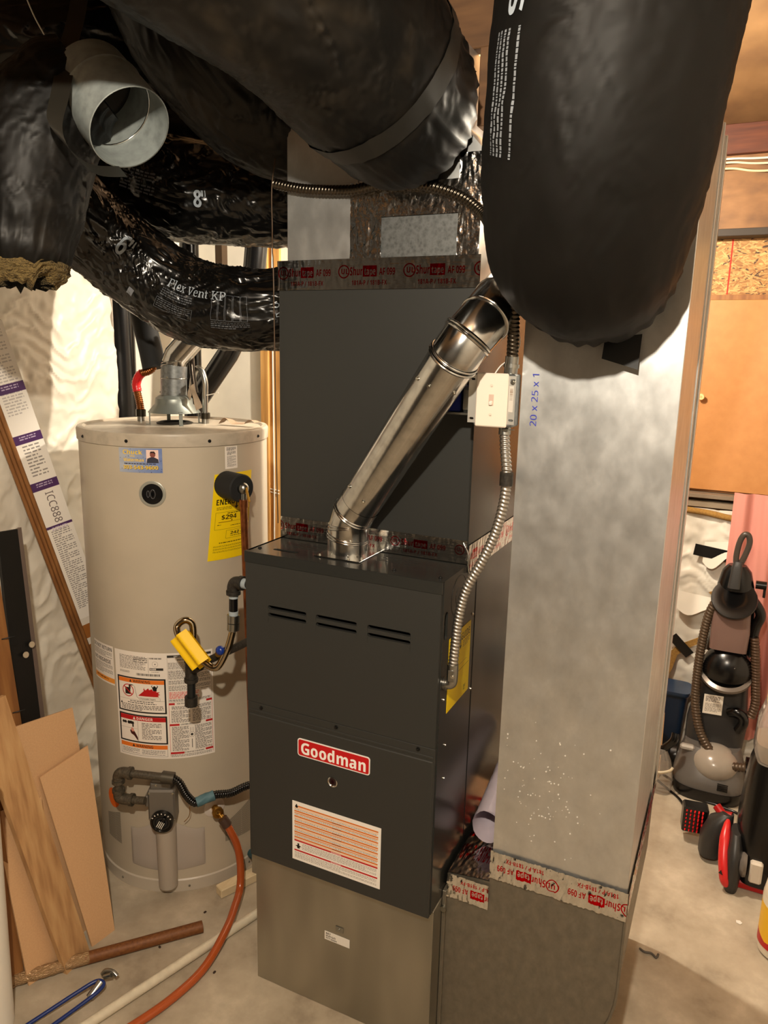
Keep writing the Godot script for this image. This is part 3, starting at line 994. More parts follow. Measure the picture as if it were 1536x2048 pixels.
# keys: [position, radius]; folds gathers at both ends, wrinkles across the run
func flex(called: String, label: String, keys: Array, m: Material, sd: int, folds := 0.010, wrinkle := 0.006, gather0 := 1.0, gather1 := 0.0, ref := Vector3.UP) -> Node3D:
	var t := thing(called, label, "duct", keys[0][0], "")
	var pts := []
	for k in keys: pts.append(k[0] - keys[0][0])
	var path := spline(pts, 24)
	# radius along the resampled path
	var fine := PackedFloat32Array()
	for i in keys.size() - 1:
		for q in 24: fine.append(lerpf(keys[i][1], keys[i + 1][1], smoothstep(0, 1, q / 24.0)))
	fine.append(keys[-1][1])
	var L := 0.0
	var cum := PackedFloat32Array([0.0])
	for i in range(1, path.size()):
		L += path[i].distance_to(path[i - 1])
		cum.append(L)
	var m_rows := clampi(int(L / 0.0045), 40, 320)
	var seg := 132
	var ep := PackedVector3Array()
	var er := PackedFloat32Array()
	var j := 0
	for i in m_rows:
		var s := L * i / (m_rows - 1)
		while j < path.size() - 2 and cum[j + 1] < s: j += 1
		var f := clampf((s - cum[j]) / maxf(cum[j + 1] - cum[j], 1e-6), 0, 1)
		ep.append(path[j].lerp(path[j + 1], f))
		er.append(lerpf(fine[j], fine[j + 1], f))
	var na := FastNoiseLite.new()
	na.seed = sd
	na.frequency = 1.0
	na.fractal_octaves = 3
	var nb := FastNoiseLite.new()
	nb.seed = sd + 77
	nb.frequency = 1.0
	nb.fractal_type = FastNoiseLite.FRACTAL_RIDGED
	nb.fractal_octaves = 2
	var rad := func(s: float, a: float, run: float) -> float:
		var i := clampi(int(round(s * (m_rows - 1))), 0, m_rows - 1)
		var r := er[i]
		var c := Vector2(cos(a), sin(a))
		var g := maxf(gather0 * exp(-run / 0.10), gather1 * exp(-(L - run) / 0.10))
		var mid := 1.0 - g
		r += g * folds * nb.get_noise_3d(c.x * 3.2, c.y * 3.2, run * 3.0)
		var warp := 1.6 * na.get_noise_3d(c.x * 1.5 + 2.0, c.y * 1.5, run * 2.5)
		r += mid * wrinkle * nb.get_noise_3d(c.x * 0.9 + 5.0, c.y * 0.9, run * 9.0 + warp)
		r += mid * wrinkle * 0.35 * nb.get_noise_3d(c.x * 2.2, c.y * 2.2 + 3.0, run * 22.0 + warp * 2.0)
		r += 0.006 * na.get_noise_3d(c.x * 0.8, c.y * 0.8, run * 4.0)
		return r
	var b := MB.new()
	var P := b.sweep(ep, rad, seg, true, ref)
	obj("jacket", b, m, t)
	flex_grid[t] = [P, seg, m_rows, L]
	return t

# printed patch on a flex duct: angles a0..a1 (turns), run s0..s1 (0..1); text reads along increasing s unless turned
func flex_print(t: Node3D, im: Image, a0: float, a1: float, s0: float, s1: float, called := "print") -> void:
	var g: Array = flex_grid[t]
	var P: PackedVector3Array = g[0]
	var seg: int = g[1]
	var rows: int = g[2]
	var nu := 40
	var nv := 40
	var Q := PackedVector3Array()
	for j in nv:
		for i in nu:
			# u runs along s, v runs along the angle
			var s := lerpf(s0, s1, float(i) / (nu - 1)) * (rows - 1)
			var a := fposmod(lerpf(a0, a1, float(j) / (nv - 1)), 1.0) * seg
			var s_i := clampi(int(s), 0, rows - 2)
			var a_i := int(a) % seg
			var fs := s - s_i
			var fa := a - int(a)
			var p00 := P[s_i * seg + a_i]
			var p01 := P[s_i * seg + (a_i + 1) % seg]
			var p10 := P[(s_i + 1) * seg + a_i]
			var p11 := P[(s_i + 1) * seg + (a_i + 1) % seg]
			var p := p00.lerp(p01, fa).lerp(p10.lerp(p11, fa), fs)
			var nn := (p01 - p00).cross(p10 - p00).normalized()
			Q.append(p + nn * 0.0012)
	var b := MB.new()
	b.grid(Q, nu, nv)
	# keep the patch facing out
	if (Q[1] - Q[0]).cross(Q[nu] - Q[0]).dot((P[1] - P[0]).cross(P[seg] - P[0])) < 0: pass
	var m := printed(im, 0.4, true)
	obj(called, b, m, t)

# band of webbing around a flex duct at run s
func flex_band(t: Node3D, s: float, width: float, a0: float, a1: float, lift := 0.004) -> MB:
	var g: Array = flex_grid[t]
	var P: PackedVector3Array = g[0]
	var seg: int = g[1]
	var rows: int = g[2]
	var L: float = g[3]
	var Q := PackedVector3Array()
	var dr := width / L * (rows - 1)
	var nu := 60
	for j in 3:
		for i in nu:
			var r := clampi(int(s * (rows - 1) + (j - 1) * dr * 0.5), 0, rows - 1)
			var k := int(fposmod(lerpf(a0, a1, float(i) / (nu - 1)), 1.0) * seg) % seg
			var c := Vector3.ZERO
			for q in range(0, seg, 11): c += P[r * seg + q]
			c /= ceilf(seg / 11.0)
			var p := P[r * seg + k]
			Q.append(p + (p - c).normalized() * lift)
	var b := MB.new()
	b.grid(Q, nu, 3)
	return b

func grey_print(w: int, h: int) -> Image: return sheet(w, h, Color(0.55, 0.58, 0.62, 0.0))

func flex_ducts() -> void:
	var pale := Color(0.62, 0.66, 0.70)
	var dim := Color(0.30, 0.31, 0.33)
	var f1 := flex("return_flex_duct", "wide matte black flexible duct plugged into the galvanized return duct", [
		[V(0.820, 1.985, -0.098), 0.138], [V(0.820, 1.992, -0.03), 0.155], [V(0.820, 2.04, 0.080), 0.180], [V(0.838, 2.17, 0.150), 0.188], [V(0.855, 2.31, 0.175), 0.190], [V(0.870, 2.47, 0.185), 0.192], [V(0.880, 2.66, 0.19), 0.192], [V(0.885, 2.74, 0.19), 0.192]], M.jacket_matte, 11, 0.009, 0.0025, 1.0, 0.0)
	var im := grey_print(900, 220)
	for k in 5:
		greek(im, 10, 14 + k * 30 + (36 if k > 0 else 0), 860, 16, 1, Color(0.48, 0.50, 0.52), 200 + k, 0.9)
	flex_print(f1, im, 0.340, 0.405, 0.51, 0.35)
	im = grey_print(260, 220)
	txt(im, "KS", 10, 190, 150, pale, true, 240)
	flex_print(f1, im, 0.362, 0.410, 0.60, 0.525)
	var f2 := flex("supply_flex_duct", "fat dusty black flexible duct with a strap on the plenum front", [
		[V(0.372, 2.338, -0.166), 0.146], [V(0.360, 2.345, -0.09), 0.174], [V(0.33, 2.40, 0.03), 0.190], [V(0.295, 2.455, 0.16), 0.192], [V(0.24, 2.50, 0.32), 0.192], [V(0.17, 2.54, 0.5), 0.192], [V(0.08, 2.55, 0.8), 0.192]], M.jacket_dusty, 21, 0.012, 0.004)
	obj("strap", flex_band(f2, 0.15, 0.045, 0.0, 1.0, 0.003), M.strap, f2)
	flex("supply_flex_duct", "dusty black flexible duct running beneath the strapped fat duct", [[V(0.028, 2.365, -0.36), 0.118], [V(-0.015, 2.373, -0.304), 0.131], [V(-0.103, 2.426, -0.188), 0.141], [V(-0.161, 2.528, -0.071), 0.145], [V(-0.195, 2.635, -0.013), 0.145], [V(-0.209, 2.717, 0.006), 0.145]], M.jacket_dusty, 31, 0.012, 0.006)
	var f4 := flex("supply_flex_duct", "black flexible duct printed with a large 8", [[V(0.028, 2.258, -0.545), 0.120], [V(-0.067, 2.262, -0.594), 0.125], [V(-0.165, 2.267, -0.572), 0.136], [V(-0.361, 2.273, -0.496), 0.144], [V(-0.558, 2.289, -0.397), 0.144], [V(-0.710, 2.349, -0.310), 0.144], [V(-0.841, 2.474, -0.267), 0.144], [V(-0.917, 2.638, -0.245), 0.144]], M.jacket, 41, 0.012, 0.007)
	im = grey_print(160, 160)
	txt(im, "8", 50, 130, 110, pale, true)
	txt(im, "\"", 118, 60, 110, pale, true)
	flex_print(f4, im, 0.675, 0.745, 0.455, 0.41)
	im = grey_print(300, 200)
	greek(im, 10, 10, 280, 170, 7, dim, 211, 0.5)
	flex_print(f4, im, 0.69, 0.77, 0.62, 0.53)
	var f5 := flex("supply_flex_duct", "glossy black flexible duct printed with a 6 curving over the water heater", [
		[V(0.002, 1.94, -0.46), 0.100], [V(-0.10, 1.935, -0.44), 0.112], [V(-0.26, 1.925, -0.37), 0.116], [V(-0.42, 1.955, -0.31), 0.117], [V(-0.555, 2.057, -0.225), 0.115], [V(-0.629, 2.171, -0.096), 0.111], [V(-0.654, 2.279, 0.043), 0.105]], M.jacket, 51, 0.010, 0.008)
	im = grey_print(160, 160)
	txt(im, "6", 40, 130, 110, pale, true)
	txt(im, "\"", 112, 60, 110, pale, true)
	flex_print(f5, im, 0.735, 0.850, 0.72, 0.65)
	im = grey_print(600, 120)
	txt(im, "Flex Vent KP", 10, 90, 62, pale, false, 570, 0.0, true)
	flex_print(f5, im, 0.755, 0.815, 0.49, 0.29)
	im = grey_print(420, 220)
	greek(im, 20, 10, 380, 80, 4, dim, 221, 0.5)
	frame(im, 6, 110, 408, 100, 4, dim)
	greek(im, 24, 124, 370, 76, 4, dim, 223, 0.5)
	flex_print(f5, im, 0.675, 0.765, 0.50, 0.385)
	im = grey_print(360, 300)
	for k in 5: frame(im, 10 + k * 66, 20, 60, 200, 4, dim)
	greek(im, 10, 230, 340, 60, 4, dim, 225, 0.5)
	flex_print(f5, im, 0.66, 0.80, 0.335, 0.235)
	im = grey_print(100, 200)
	txt(im, "R", 30, 180, 60, pale, false, 0.0, -PI / 2)
	txt(im, "6", 30, 110, 60, pale, false, 0.0, -PI / 2)
	flex_print(f5, im, 0.70, 0.80, 0.165, 0.12)
	im = sheet(60, 60, Color(0.45, 0.46, 0.48))
	flex_print(f5, im, 0.655, 0.685, 0.585, 0.565, "tape_end")
	# duct hanging at the left with its insulation torn open, and the bare collar pipe beside it
	var f6 := flex("hanging_flex_duct", "dusty black flexible duct hanging beside the bare metal collar pipe", [
		[V(-0.243, 2.375, 0.198), 0.089], [V(-0.285, 2.335, 0.225), 0.113], [V(-0.328, 2.25, 0.272), 0.126], [V(-0.345, 2.12, 0.305), 0.125], [V(-0.350, 2.02, 0.325), 0.108], [V(-0.352, 1.965, 0.335), 0.085]], M.jacket_soft, 61, 0.010, 0.004, 0.6, 1.0)
	# torn glass wool under its end
	var nz := FastNoiseLite.new()
	nz.seed = 5
	nz.frequency = 1.0
	nz.fractal_octaves = 4
	var b := MB.new()
	var P := PackedVector3Array()
	for j in 19:
		for i in 48:
			var a := TAU * i / 48.0
			var f := j / 18.0
			var r := lerpf(0.075, 0.100, sin(f * PI)) + 0.016 * nz.get_noise_3d(cos(a) * 5.0, sin(a) * 5.0, f * 6.0)
			var low := 1.955 + 0.03 * nz.get_noise_2d(cos(a) * 4.0 + 9.0, sin(a) * 4.0)
			P.append(V(-0.345 + r * cos(a), lerpf(low - 0.012, 2.005, f), 0.325 - r * sin(a)) - f6.position)
	b.grid(P, 48, 19, true)
	b.fan(P.slice(0, 48), Vector3.DOWN)
	var wool := bump(tri_tex(mat(Color(1, 1, 1), 0.95), noise_tex(0.05, [Color(0.26, 0.20, 0.10), Color(0.40, 0.33, 0.18), Color(0.50, 0.42, 0.25)], 63, 4), Vector3(6, 6, 6)), noise_tex(0.06, [grey(0), grey(1)], 65, 4), 0.8)
	obj("insulation", b, wool, f6)
	flex("flex_duct_run", "black flexible duct running high under the floor above the hanging one", [
		[V(-0.95, 2.50, 0.12), 0.14], [V(-0.75, 2.51, 0.08), 0.14], [V(-0.55, 2.535, 0.0), 0.14], [V(-0.47, 2.57, -0.12), 0.14], [V(-0.49, 2.60, -0.24), 0.14], [V(-0.50, 2.66, -0.33), 0.14]], M.jacket, 71, 0.01, 0.006)
	flex("flex_duct_run", "black flexible duct added farthest back to cover the bright gap above the white alcove", [  # added duct, hides the bright wall behind so the gap goes dark
		[V(0.024, 2.38, -0.60), 0.085], [V(-0.12, 2.45, -0.70), 0.12], [V(-0.35, 2.47, -0.70), 0.125], [V(-0.62, 2.49, -0.64), 0.125], [V(-0.9, 2.51, -0.54), 0.125], [V(-1.08, 2.52, -0.47), 0.125]], M.jacket_soft, 73, 0.01, 0.006)
	# bare collar pipe
	var back := V(-0.235, 2.368, 0.200)
	var front := V(-0.104, 2.256, 0.228)
	var ax := (front - back).normalized()
	var u := ax.cross(Vector3.UP).normalized()
	var xf := Transform3D(Basis(u, ax, u.cross(ax)), Vector3.ZERO)
	var cp := thing("collar_pipe", "short bare galvanized round pipe hanging open in a strap", "pipe", back)
	var Lp := back.distance_to(front)
	b = MB.new()
	b.lathe([Vector2(0.086, Lp), Vector2(0.086, 0.0)], 48, xf)
	b.lathe([Vector2(0.088, 0.0), Vector2(0.088, Lp * 0.33), Vector2(0.0905, Lp * 0.36), Vector2(0.088, Lp * 0.39), Vector2(0.088, Lp), Vector2(0.086, Lp + 0.001)], 48, xf)
	obj("pipe_wall", b, M.collar, cp)
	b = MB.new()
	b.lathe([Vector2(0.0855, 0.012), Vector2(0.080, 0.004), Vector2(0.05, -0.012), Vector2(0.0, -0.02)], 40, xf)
	obj("dark_back_cap", b, M.jacket_soft, cp)  # black cap added at the back, its colour stands in for shade inside
	b = MB.new()
	bead(b, ax * Lp * 0.55, ax, 0.0845, 0.002)
	obj("bead", b, M.bright, cp)
	# webbing strap that carries it
	b = MB.new()
	var Q := PackedVector3Array()
	var sp := spline(STRAP, 6)
	for j in 2:
		for k in sp.size():
			var f := float(k) / (sp.size() - 1)
			var wd := V(0.9, 0.0, -0.43).lerp(ax, smoothstep(0.35, 0.75, f)).normalized()
			Q.append(sp[k] + wd * (0.019 if j == 0 else -0.019))
	b.grid(Q, sp.size(), 2)
	tag(obj("hanging_strap", b, M.strap), "black webbing strap looped round the bare collar pipe", "strap")
	# loose wire at the upper left
	b = MB.new()
	b.sweep(spline([V(-0.40, 2.70, 0.22), V(-0.37, 2.58, 0.25), V(-0.34, 2.50, 0.25), V(-0.30, 2.43, 0.24)], 8), 0.0015, 6)
	tag(obj("loose_wire", b, M.white), "thin pale wire dangling beside the black webbing strap", "wire")
	# black tape flap under the return duct's flex
	b = MB.new()
	P = PackedVector3Array()
	for j in 5:
		for i in 7:
			P.append(V(0.838 + 0.072 * i / 6.0, 1.852 - 0.040 * j / 4.0 - 0.020 * i / 6.0 + 0.03 * i / 6.0 * (1.0 - j / 4.0), -0.090 + 0.02 * j / 4.0) - f1.position)
	b.grid(P, 7, 5)
	obj("tape_flap", b, mat(Color(0.10, 0.10, 0.10), 0.6), f1)
	# thin cord hanging at the plenum's left corner
	b = MB.new()
	b.sweep(spline([V(-0.02, 2.34, -0.20), V(-0.018, 2.22, -0.165), V(-0.022, 2.12, -0.17), V(-0.012, 2.06, -0.155), V(-0.006, 1.98, -0.15), V(-0.004, 1.5, -0.155), V(-0.004, 1.35, -0.16)], 8), 0.0016, 6)
	tag(obj("brown_wire", b, mat(Color(0.30, 0.22, 0.14), 0.5)), "thin brown wire hanging down the coil cabinet's left edge", "wire")

# ---------------------------------------------------------------- vent, switch, conduits
func bead(b: MB, c: Vector3, axis: Vector3, r: float, thick := 0.0028) -> void:
	axis = axis.normalized()
	var u := axis.cross(Vector3.UP if absf(axis.y) < 0.9 else Vector3.RIGHT).normalized()
	var w := axis.cross(u)
	var P := PackedVector3Array()
	var seg := 40
	var ts := 8
	for j in ts + 1:
		var q := TAU * j / ts
		for i in seg:
			var a := TAU * i / seg
			var d := u * cos(a) + w * sin(a)
			P.append(c + d * (r + thick * cos(q)) + axis * thick * sin(q))
	b.grid(P, seg, ts + 1, true)

func vent_pipe() -> void:
	var base := V(0.243, 1.311, -0.105)
	var t := thing("vent_pipe", "shiny galvanized vent pipe slanting up from the furnace top", "pipe", base)
	var pts := [V(0.243, 1.311, -0.105), V(0.243, 1.352, -0.105), V(0.245, 1.384, -0.104), V(0.258, 1.417, -0.100), V(0.285, 1.452, -0.092)]
	var top := [V(0.552, 1.803, 0.022), V(0.582, 1.845, 0.024), V(0.606, 1.885, -0.008), V(0.612, 1.925, -0.075)]
	for q in pts.size(): pts[q] -= base
	for q in top.size(): top[q] -= base
	var r := 0.0525
	# square flange on the furnace
	var b := MB.new()
	b.box(V(-0.065, 0, -0.058), V(0.065, 0.002, 0.062), 0.0008)
	obj("flange", b, M.bright, t)
	for s in [V(-0.052, 0.002, 0.052), V(0.03, 0.002, 0.055), V(0.055, 0.002, 0.03)]: screw(s, Vector3.UP, 0.0035, M.screw, t)
	var seg_of := func(a: Vector3, c: Vector3, r0: float, r1: float) -> MB:
		var m := MB.new()
		m.sweep(PackedVector3Array([a, a.lerp(c, 0.5), c]), [r0, (r0 + r1) / 2, r1], 44, false, V(0.3, 0.2, 0.9))
		return m
	obj("collar", seg_of.call(pts[0], pts[1], r - 0.001, r - 0.001), M.bright, t)
	b = MB.new()
	b.sweep(PackedVector3Array([pts[1], pts[2], pts[3], pts[4]]), r, 44, false, V(0.3, 0.2, 0.9))
	var el := obj("elbow", b, M.bright, t)
	b = MB.new()
	bead(b, pts[1], V(0.15, 1, 0), r); bead(b, pts[1] + V(0, 0.007, 0), V(0.2, 1, 0), r)
	bead(b, pts[2], V(-0.12, 1, 0.0), r); bead(b, pts[2] + V(0.002, 0.006, 0), V(-0.05, 1, 0.0), r)
	bead(b, pts[3], V(0.75, 1, 0.1), r); bead(b, pts[3] + V(0.003, 0.006, 0.001), V(0.7, 1, 0.1), r)
	obj("bead", b, M.bright, el)
	b = seg_of.call(pts[4] + V(-0.008, -0.01, -0.003), top[0], r - 0.001, r)
	obj("long_pipe", b, M.bright, t)
	b = MB.new()
	b.sweep(PackedVector3Array([top[0], top[1], top[2], top[3]]), r + 0.001, 44, false, V(0.3, 0.2, 0.9))
	el = obj("elbow", b, M.bright, t)
	b = MB.new()
	var dir: Vector3 = (top[0] - pts[4]).normalized()
	bead(b, top[0], dir, r + 0.001, 0.0035); bead(b, top[0] + dir * 0.009, dir, r + 0.001, 0.0035)
	bead(b, top[1], (top[2] - top[0]), r + 0.001, 0.0035); bead(b, top[1] + dir * 0.008, (top[2] - top[0]), r + 0.001, 0.0035)
	bead(b, top[2], (top[3] - top[1]), r + 0.001, 0.0032)
	bead(b, top[3], (top[3] - top[2]), r + 0.001, 0.002)
	obj("bead", b, M.bright, el)
	b = seg_of.call(top[3], V(0.612, 2.05, -0.35) - base, r, r)
	obj("rear_pipe", b, M.bright, t)
	b = seg_of.call(V(0.612, 2.05, -0.35) - base, V(0.62, 2.4, -0.95) - base, r, r)
	obj("rear_pipe", b, M.bright, t)
	# sheet metal screws round the joints
	var side := dir.cross(V(0.35, 0.0, 1.0)).normalized()
	var front := side.cross(dir).normalized()
	if front.z < 0: front = -front
	for s in [[0.90, -0.9], [0.88, 0.2], [0.86, 0.85], [0.10, -0.1], [0.10, 0.95]]:
		var a: float = s[1]
		var d := (front * cos(a) + side * sin(a) * -1.0).normalized()
		screw(pts[4].lerp(top[0], s[0]) + d * r, d, 0.0035, M.screw, t)
	for s in [V(0.030, 0.045, 0.043), V(-0.048, 0.047, 0.02)]: screw(s, V(s.x, 0, s.z), 0.003, M.screw, t)
	# grease pencil mark
	var im := sheet(200, 200, Color(0.1, 0.1, 0.1, 0.0))
	txt(im, "G7", 20, 150, 110, Color(0.12, 0.11, 0.10), false)

# ribbed armoured conduit along a path
func ribbed(path: PackedVector3Array, r: float, pitch: float, depth: float, seg := 14) -> MB:
	var p := even(path, pitch / 5.0)
	var b := MB.new()
	b.sweep(p, func(_s: float, a: float, run: float) -> float: return r + depth * absf(sin(PI * run / pitch + a * 0.5)), seg, true, V(0.4, 0.2, 0.9))
	return b

func switch_and_conduit() -> void:
	# switch box clipped beside the return duct
	var base := V(0.620, 1.66, -0.08)
	var t := thing("light_switch_box", "white toggle switch plate on a steel box beside the return duct", "switch", base)
	var b := MB.new()
	b.box(V(-0.045, 0.002, -0.025), V(0.045, 0.115, 0.022), 0.003)
	obj("box", b, M.galv_spangle, t)
	# ears of the cover ring with their screw slots
	b = MB.new()
	for x in [[-0.0570, -0.0380], [0.0320, 0.0480]]:
		flat(b, x[0], 0.026, x[1], 0.093, 0.0235)
		for y in [0.008, 0.093]: slot_cell(b, Rect2(x[0], y, x[1] - x[0], 0.018), slot_points(x[0] + 0.003, x[0] + 0.014, y + 0.0065, y + 0.0115, 5), 0.0235, 0.006)
	b.box(V(-0.0380, 0.008, 0.021), V(0.0320, 0.111, 0.0234))
	obj("cover_ring", b, mat(Color(0.80, 0.79, 0.76), 0.35, 0.6), t)
	screw(V(0.041, 0.098, 0.0235), Vector3.BACK, 0.004, M.screw, t)
	b = MB.new()
	b.box(V(-0.0385, 0.001, 0.0235), V(0.0325, 0.116, 0.030), 0.0025)
	var pl := obj("cover_plate", b, mat(Color(0.90, 0.85, 0.79), 0.35), t)
	b = MB.new()
	b.box(V(-0.0085, 0.047, 0.0298), V(0.0025, 0.071, 0.0306), 0.0003)
	obj("toggle_frame", b, mat(Color(0.78, 0.68, 0.62), 0.4), pl)
	b = MB.new()
	b.box(V(-0.0062, 0.053, 0.030), V(0.0002, 0.060, 0.040), 0.001, Transform3D(Basis(Vector3.RIGHT, 0.35), V(0, 0.012, -0.02)))
	obj("toggle", b, mat(Color(0.93, 0.90, 0.86), 0.3), pl)
	for y in [0.028, 0.090]: screw(V(-0.003, y, 0.0298), Vector3.BACK, 0.0028, mat(Color(0.85, 0.80, 0.74), 0.4), pl)
	var im := sheet(60, 180, Color(0.78, 0.76, 0.72))
	for i in 9: rect(im, 10, 20 + i * 9, 40, 3 + i % 3, Color(0.45, 0.33, 0.22) if i < 5 else Color(0.6, 0.57, 0.53))
	obj("barcode_sticker", plate(V(0.034, 0.035, 0.0236), V(0.010, 0, 0), V(0, 0.055, 0), 0.0003), printed(im), t)
	b = MB.new()
	b.cyl(V(0.028, 0.115, 0.0), V(0.030, 0.152, 0.002), 0.0145, 16)
	b.cyl(V(0.0285, 0.128, 0.0), V(0.029, 0.136, 0.0), 0.017, 16)
	obj("conduit_connector", b, M.steel, t)
	b = MB.new()
	b.cyl(V(0.022, 0.003, 0.0), V(0.023, -0.016, 0.002), 0.0135, 16)
	b.cyl(V(0.023, -0.004, 0.012), V(0.036, -0.004, 0.016), 0.005, 10)
	b.cyl(V(0.036, -0.004, 0.014), V(0.047, -0.003, 0.014), 0.0012, 6)
	obj("conduit_connector", b, M.steel, t)

	# lower armoured conduit to the furnace side
	b = ribbed(spline([V(0.6425, 1.650, -0.078), V(0.650, 1.61, -0.066), V(0.6585, 1.56, -0.058), V(0.657, 1.50, -0.055), V(0.643, 1.43, -0.052), V(0.618, 1.362, -0.046), V(0.585, 1.29, -0.040), V(0.571, 1.22, -0.037), V(0.566, 1.15, -0.036), V(0.5625, 1.09, -0.036)], 10), 0.0092, 0.0088, 0.0028)
	t = thing("armored_conduit", "silver armored conduit curving from the switch box to the furnace side", "conduit", V(0.5625, 1.05, -0.036))
	var c := obj("sheath", b, M.armor, t)
	c.position = -t.position
	b = MB.new()
	b.sweep(spline([V(0.0, 0.055, 0.0), V(0.0, 0.022, 0.0), V(-0.003, 0.006, 0.0), V(-0.019, 0.002, 0.0)], 6), 0.0135, 16)
	b.cyl(V(-0.0195, 0.002, 0.0), V(-0.012, 0.002, 0.0), 0.0165, 16)
	b.box(V(-0.006, 0.016, 0.0115), V(0.010, 0.044, 0.0155), 0.001)
	obj("elbow_connector", b, M.steel, t)
	screw(V(0.006, 0.03, 0.0155), V(0.3, 0, 1), 0.0035, M.screw, t)
	b = MB.new()
	b.cyl(V(0.096, 0.485, -0.0215), V(0.096, 0.515, -0.0215), 0.0145, 16)
	obj("clamp", b, M.iron, t)
	# upper armoured conduit from the box up past the duct and across the plenum
	t = thing("armored_conduit", "dark armored conduit looping across the plenum and down to the switch box", "conduit", V(0.649, 1.815, -0.078))
	b = ribbed(spline([V(0.650, 1.812, -0.078), V(0.656, 1.86, -0.055), V(0.660, 1.92, -0.030), V(0.655, 1.965, -0.015), V(0.632, 2.015, -0.022), V(0.592, 2.072, -0.07), V(0.548, 2.116, -0.132), V(0.491, 2.156, -0.149), V(0.406, 2.184, -0.149), V(0.293, 2.193, -0.149), V(0.214, 2.186, -0.149), V(0.09, 2.196, -0.150), V(0.0, 2.215, -0.152)], 10), 0.0100, 0.0090, 0.0030)
	c = obj("sheath", b, M.conduit_dark, t)
	c.position = -t.position
	# small control clipped to the coil cabinet behind the vent
	t = thing("transformer", "small blue and silver transformer on the coil cabinet behind the vent", "transformer", V(0.538, 1.68, -0.13))
	b = MB.new()
	b.box(V(-0.045, 0.0, -0.033), V(0.028, 0.006, 0.045), 0.001)
	obj("bracket", b, M.steel, t)
	b = MB.new()
	b.box(V(-0.040, 0.006, -0.030), V(-0.006, 0.066, 0.040), 0.003)
	obj("coil", b, mat(Color(0.03, 0.10, 0.42), 0.4), t)
	b = MB.new()
	b.box(V(-0.006, 0.006, -0.026), V(0.026, 0.062, 0.036), 0.006)
	obj("housing", b, M.steel, t)
	# thin white thermostat wire
	b = MB.new()
	b.sweep(spline([V(0.600, 1.752, -0.08), V(0.618, 1.79, -0.10), V(0.645, 1.81, -0.10), V(0.66, 1.84, -0.095), V(0.650, 1.90, -0.09), V(0.645, 1.96, -0.09), V(0.64, 2.05, -0.10)], 8), 0.0016, 8)
	tag(obj("thermostat_wire", b, M.white), "thin white wire rising behind the switch box", "wire")

# ---------------------------------------------------------------- water heater
const HC := Vector3(-0.61, 0.0, -0.4535)
const HR := 0.305

func around(deg: float, y: float, r := HR) -> Vector3:
	var a := deg_to_rad(deg)
	return V(r * cos(a), y, r * sin(a))

func tank_patch(a0: float, a1: float, y0: float, y1: float, lift := 0.0006, n := 32) -> MB:
	var P := PackedVector3Array()
	for j in 2:
		for i in n + 1:
			P.append(around(lerpf(a0, a1, float(i) / n), y0 if j == 0 else y1, HR + lift))
	var b := MB.new()
	b.grid(P, n + 1, 2)
	return b

func pipe_run(pts: Array, r: float, seg := 16) -> MB:
	var b := MB.new()
	b.sweep(PackedVector3Array(pts), r, seg, true, V(0.31, 0.77, 0.5))
	return b

func ring_fit(b: MB, a: Vector3, d: Vector3, r: float, len: float) -> void:
	d = d.normalized()
	b.cyl(a - d * len / 2, a + d * len / 2, r, 18)

func water_heater() -> void:
	var t := thing("water_heater", "tall cream gas water heater covered in warning labels", "water heater", HC)
	var paint := tri_tex(mat(Color(0.735, 0.69, 0.615), 0.33), noise_tex(0.01, [grey(0.96), grey(1.0)], 101, 3), Vector3(1, 1, 1))
	var b := MB.new()
	b.lathe([Vector2(HR, 0.045), Vector2(HR, 0.6), Vector2(HR, 1.2), Vector2(HR, 1.53)], 96)
	obj("tank", b, paint, t)
	b = MB.new()
	b.lathe([Vector2(HR + 0.003, 0.0), Vector2(HR + 0.004, 0.002), Vector2(HR + 0.004, 0.043), Vector2(HR, 0.047)], 96)
	obj("base_ring", b, mat(Color(0.72, 0.68, 0.62), 0.4), t)
	b = MB.new()
	b.lathe([Vector2(HR + 0.001, 1.519), Vector2(HR + 0.004, 1.521), Vector2(HR + 0.005, 1.553), Vector2(HR + 0.001, 1.560), Vector2(HR - 0.014, 1.561), Vector2(HR - 0.022, 1.555), Vector2(0.15, 1.561), Vector2(0.0, 1.563)], 96)
	var lid := obj("lid", b, tri_tex(mat(Color(0.735, 0.69, 0.62), 0.4), noise_tex(0.02, [grey(0.84), grey(0.95), grey(1.0)], 103, 4), Vector3(2, 2, 2)), t)
	for a in [112.0, 76.0, 30.0, -8.0]: screw(around(a, 1.537, HR + 0.004), around(a, 0), 0.004, M.screw_dark, lid)
	for a in [50.0, 96.0, 8.0]: screw(around(a, 0.02, HR + 0.004), around(a, 0), 0.003, M.steel, t)
	heater_labels(t)
	heater_top(t)
	heater_valves(t)

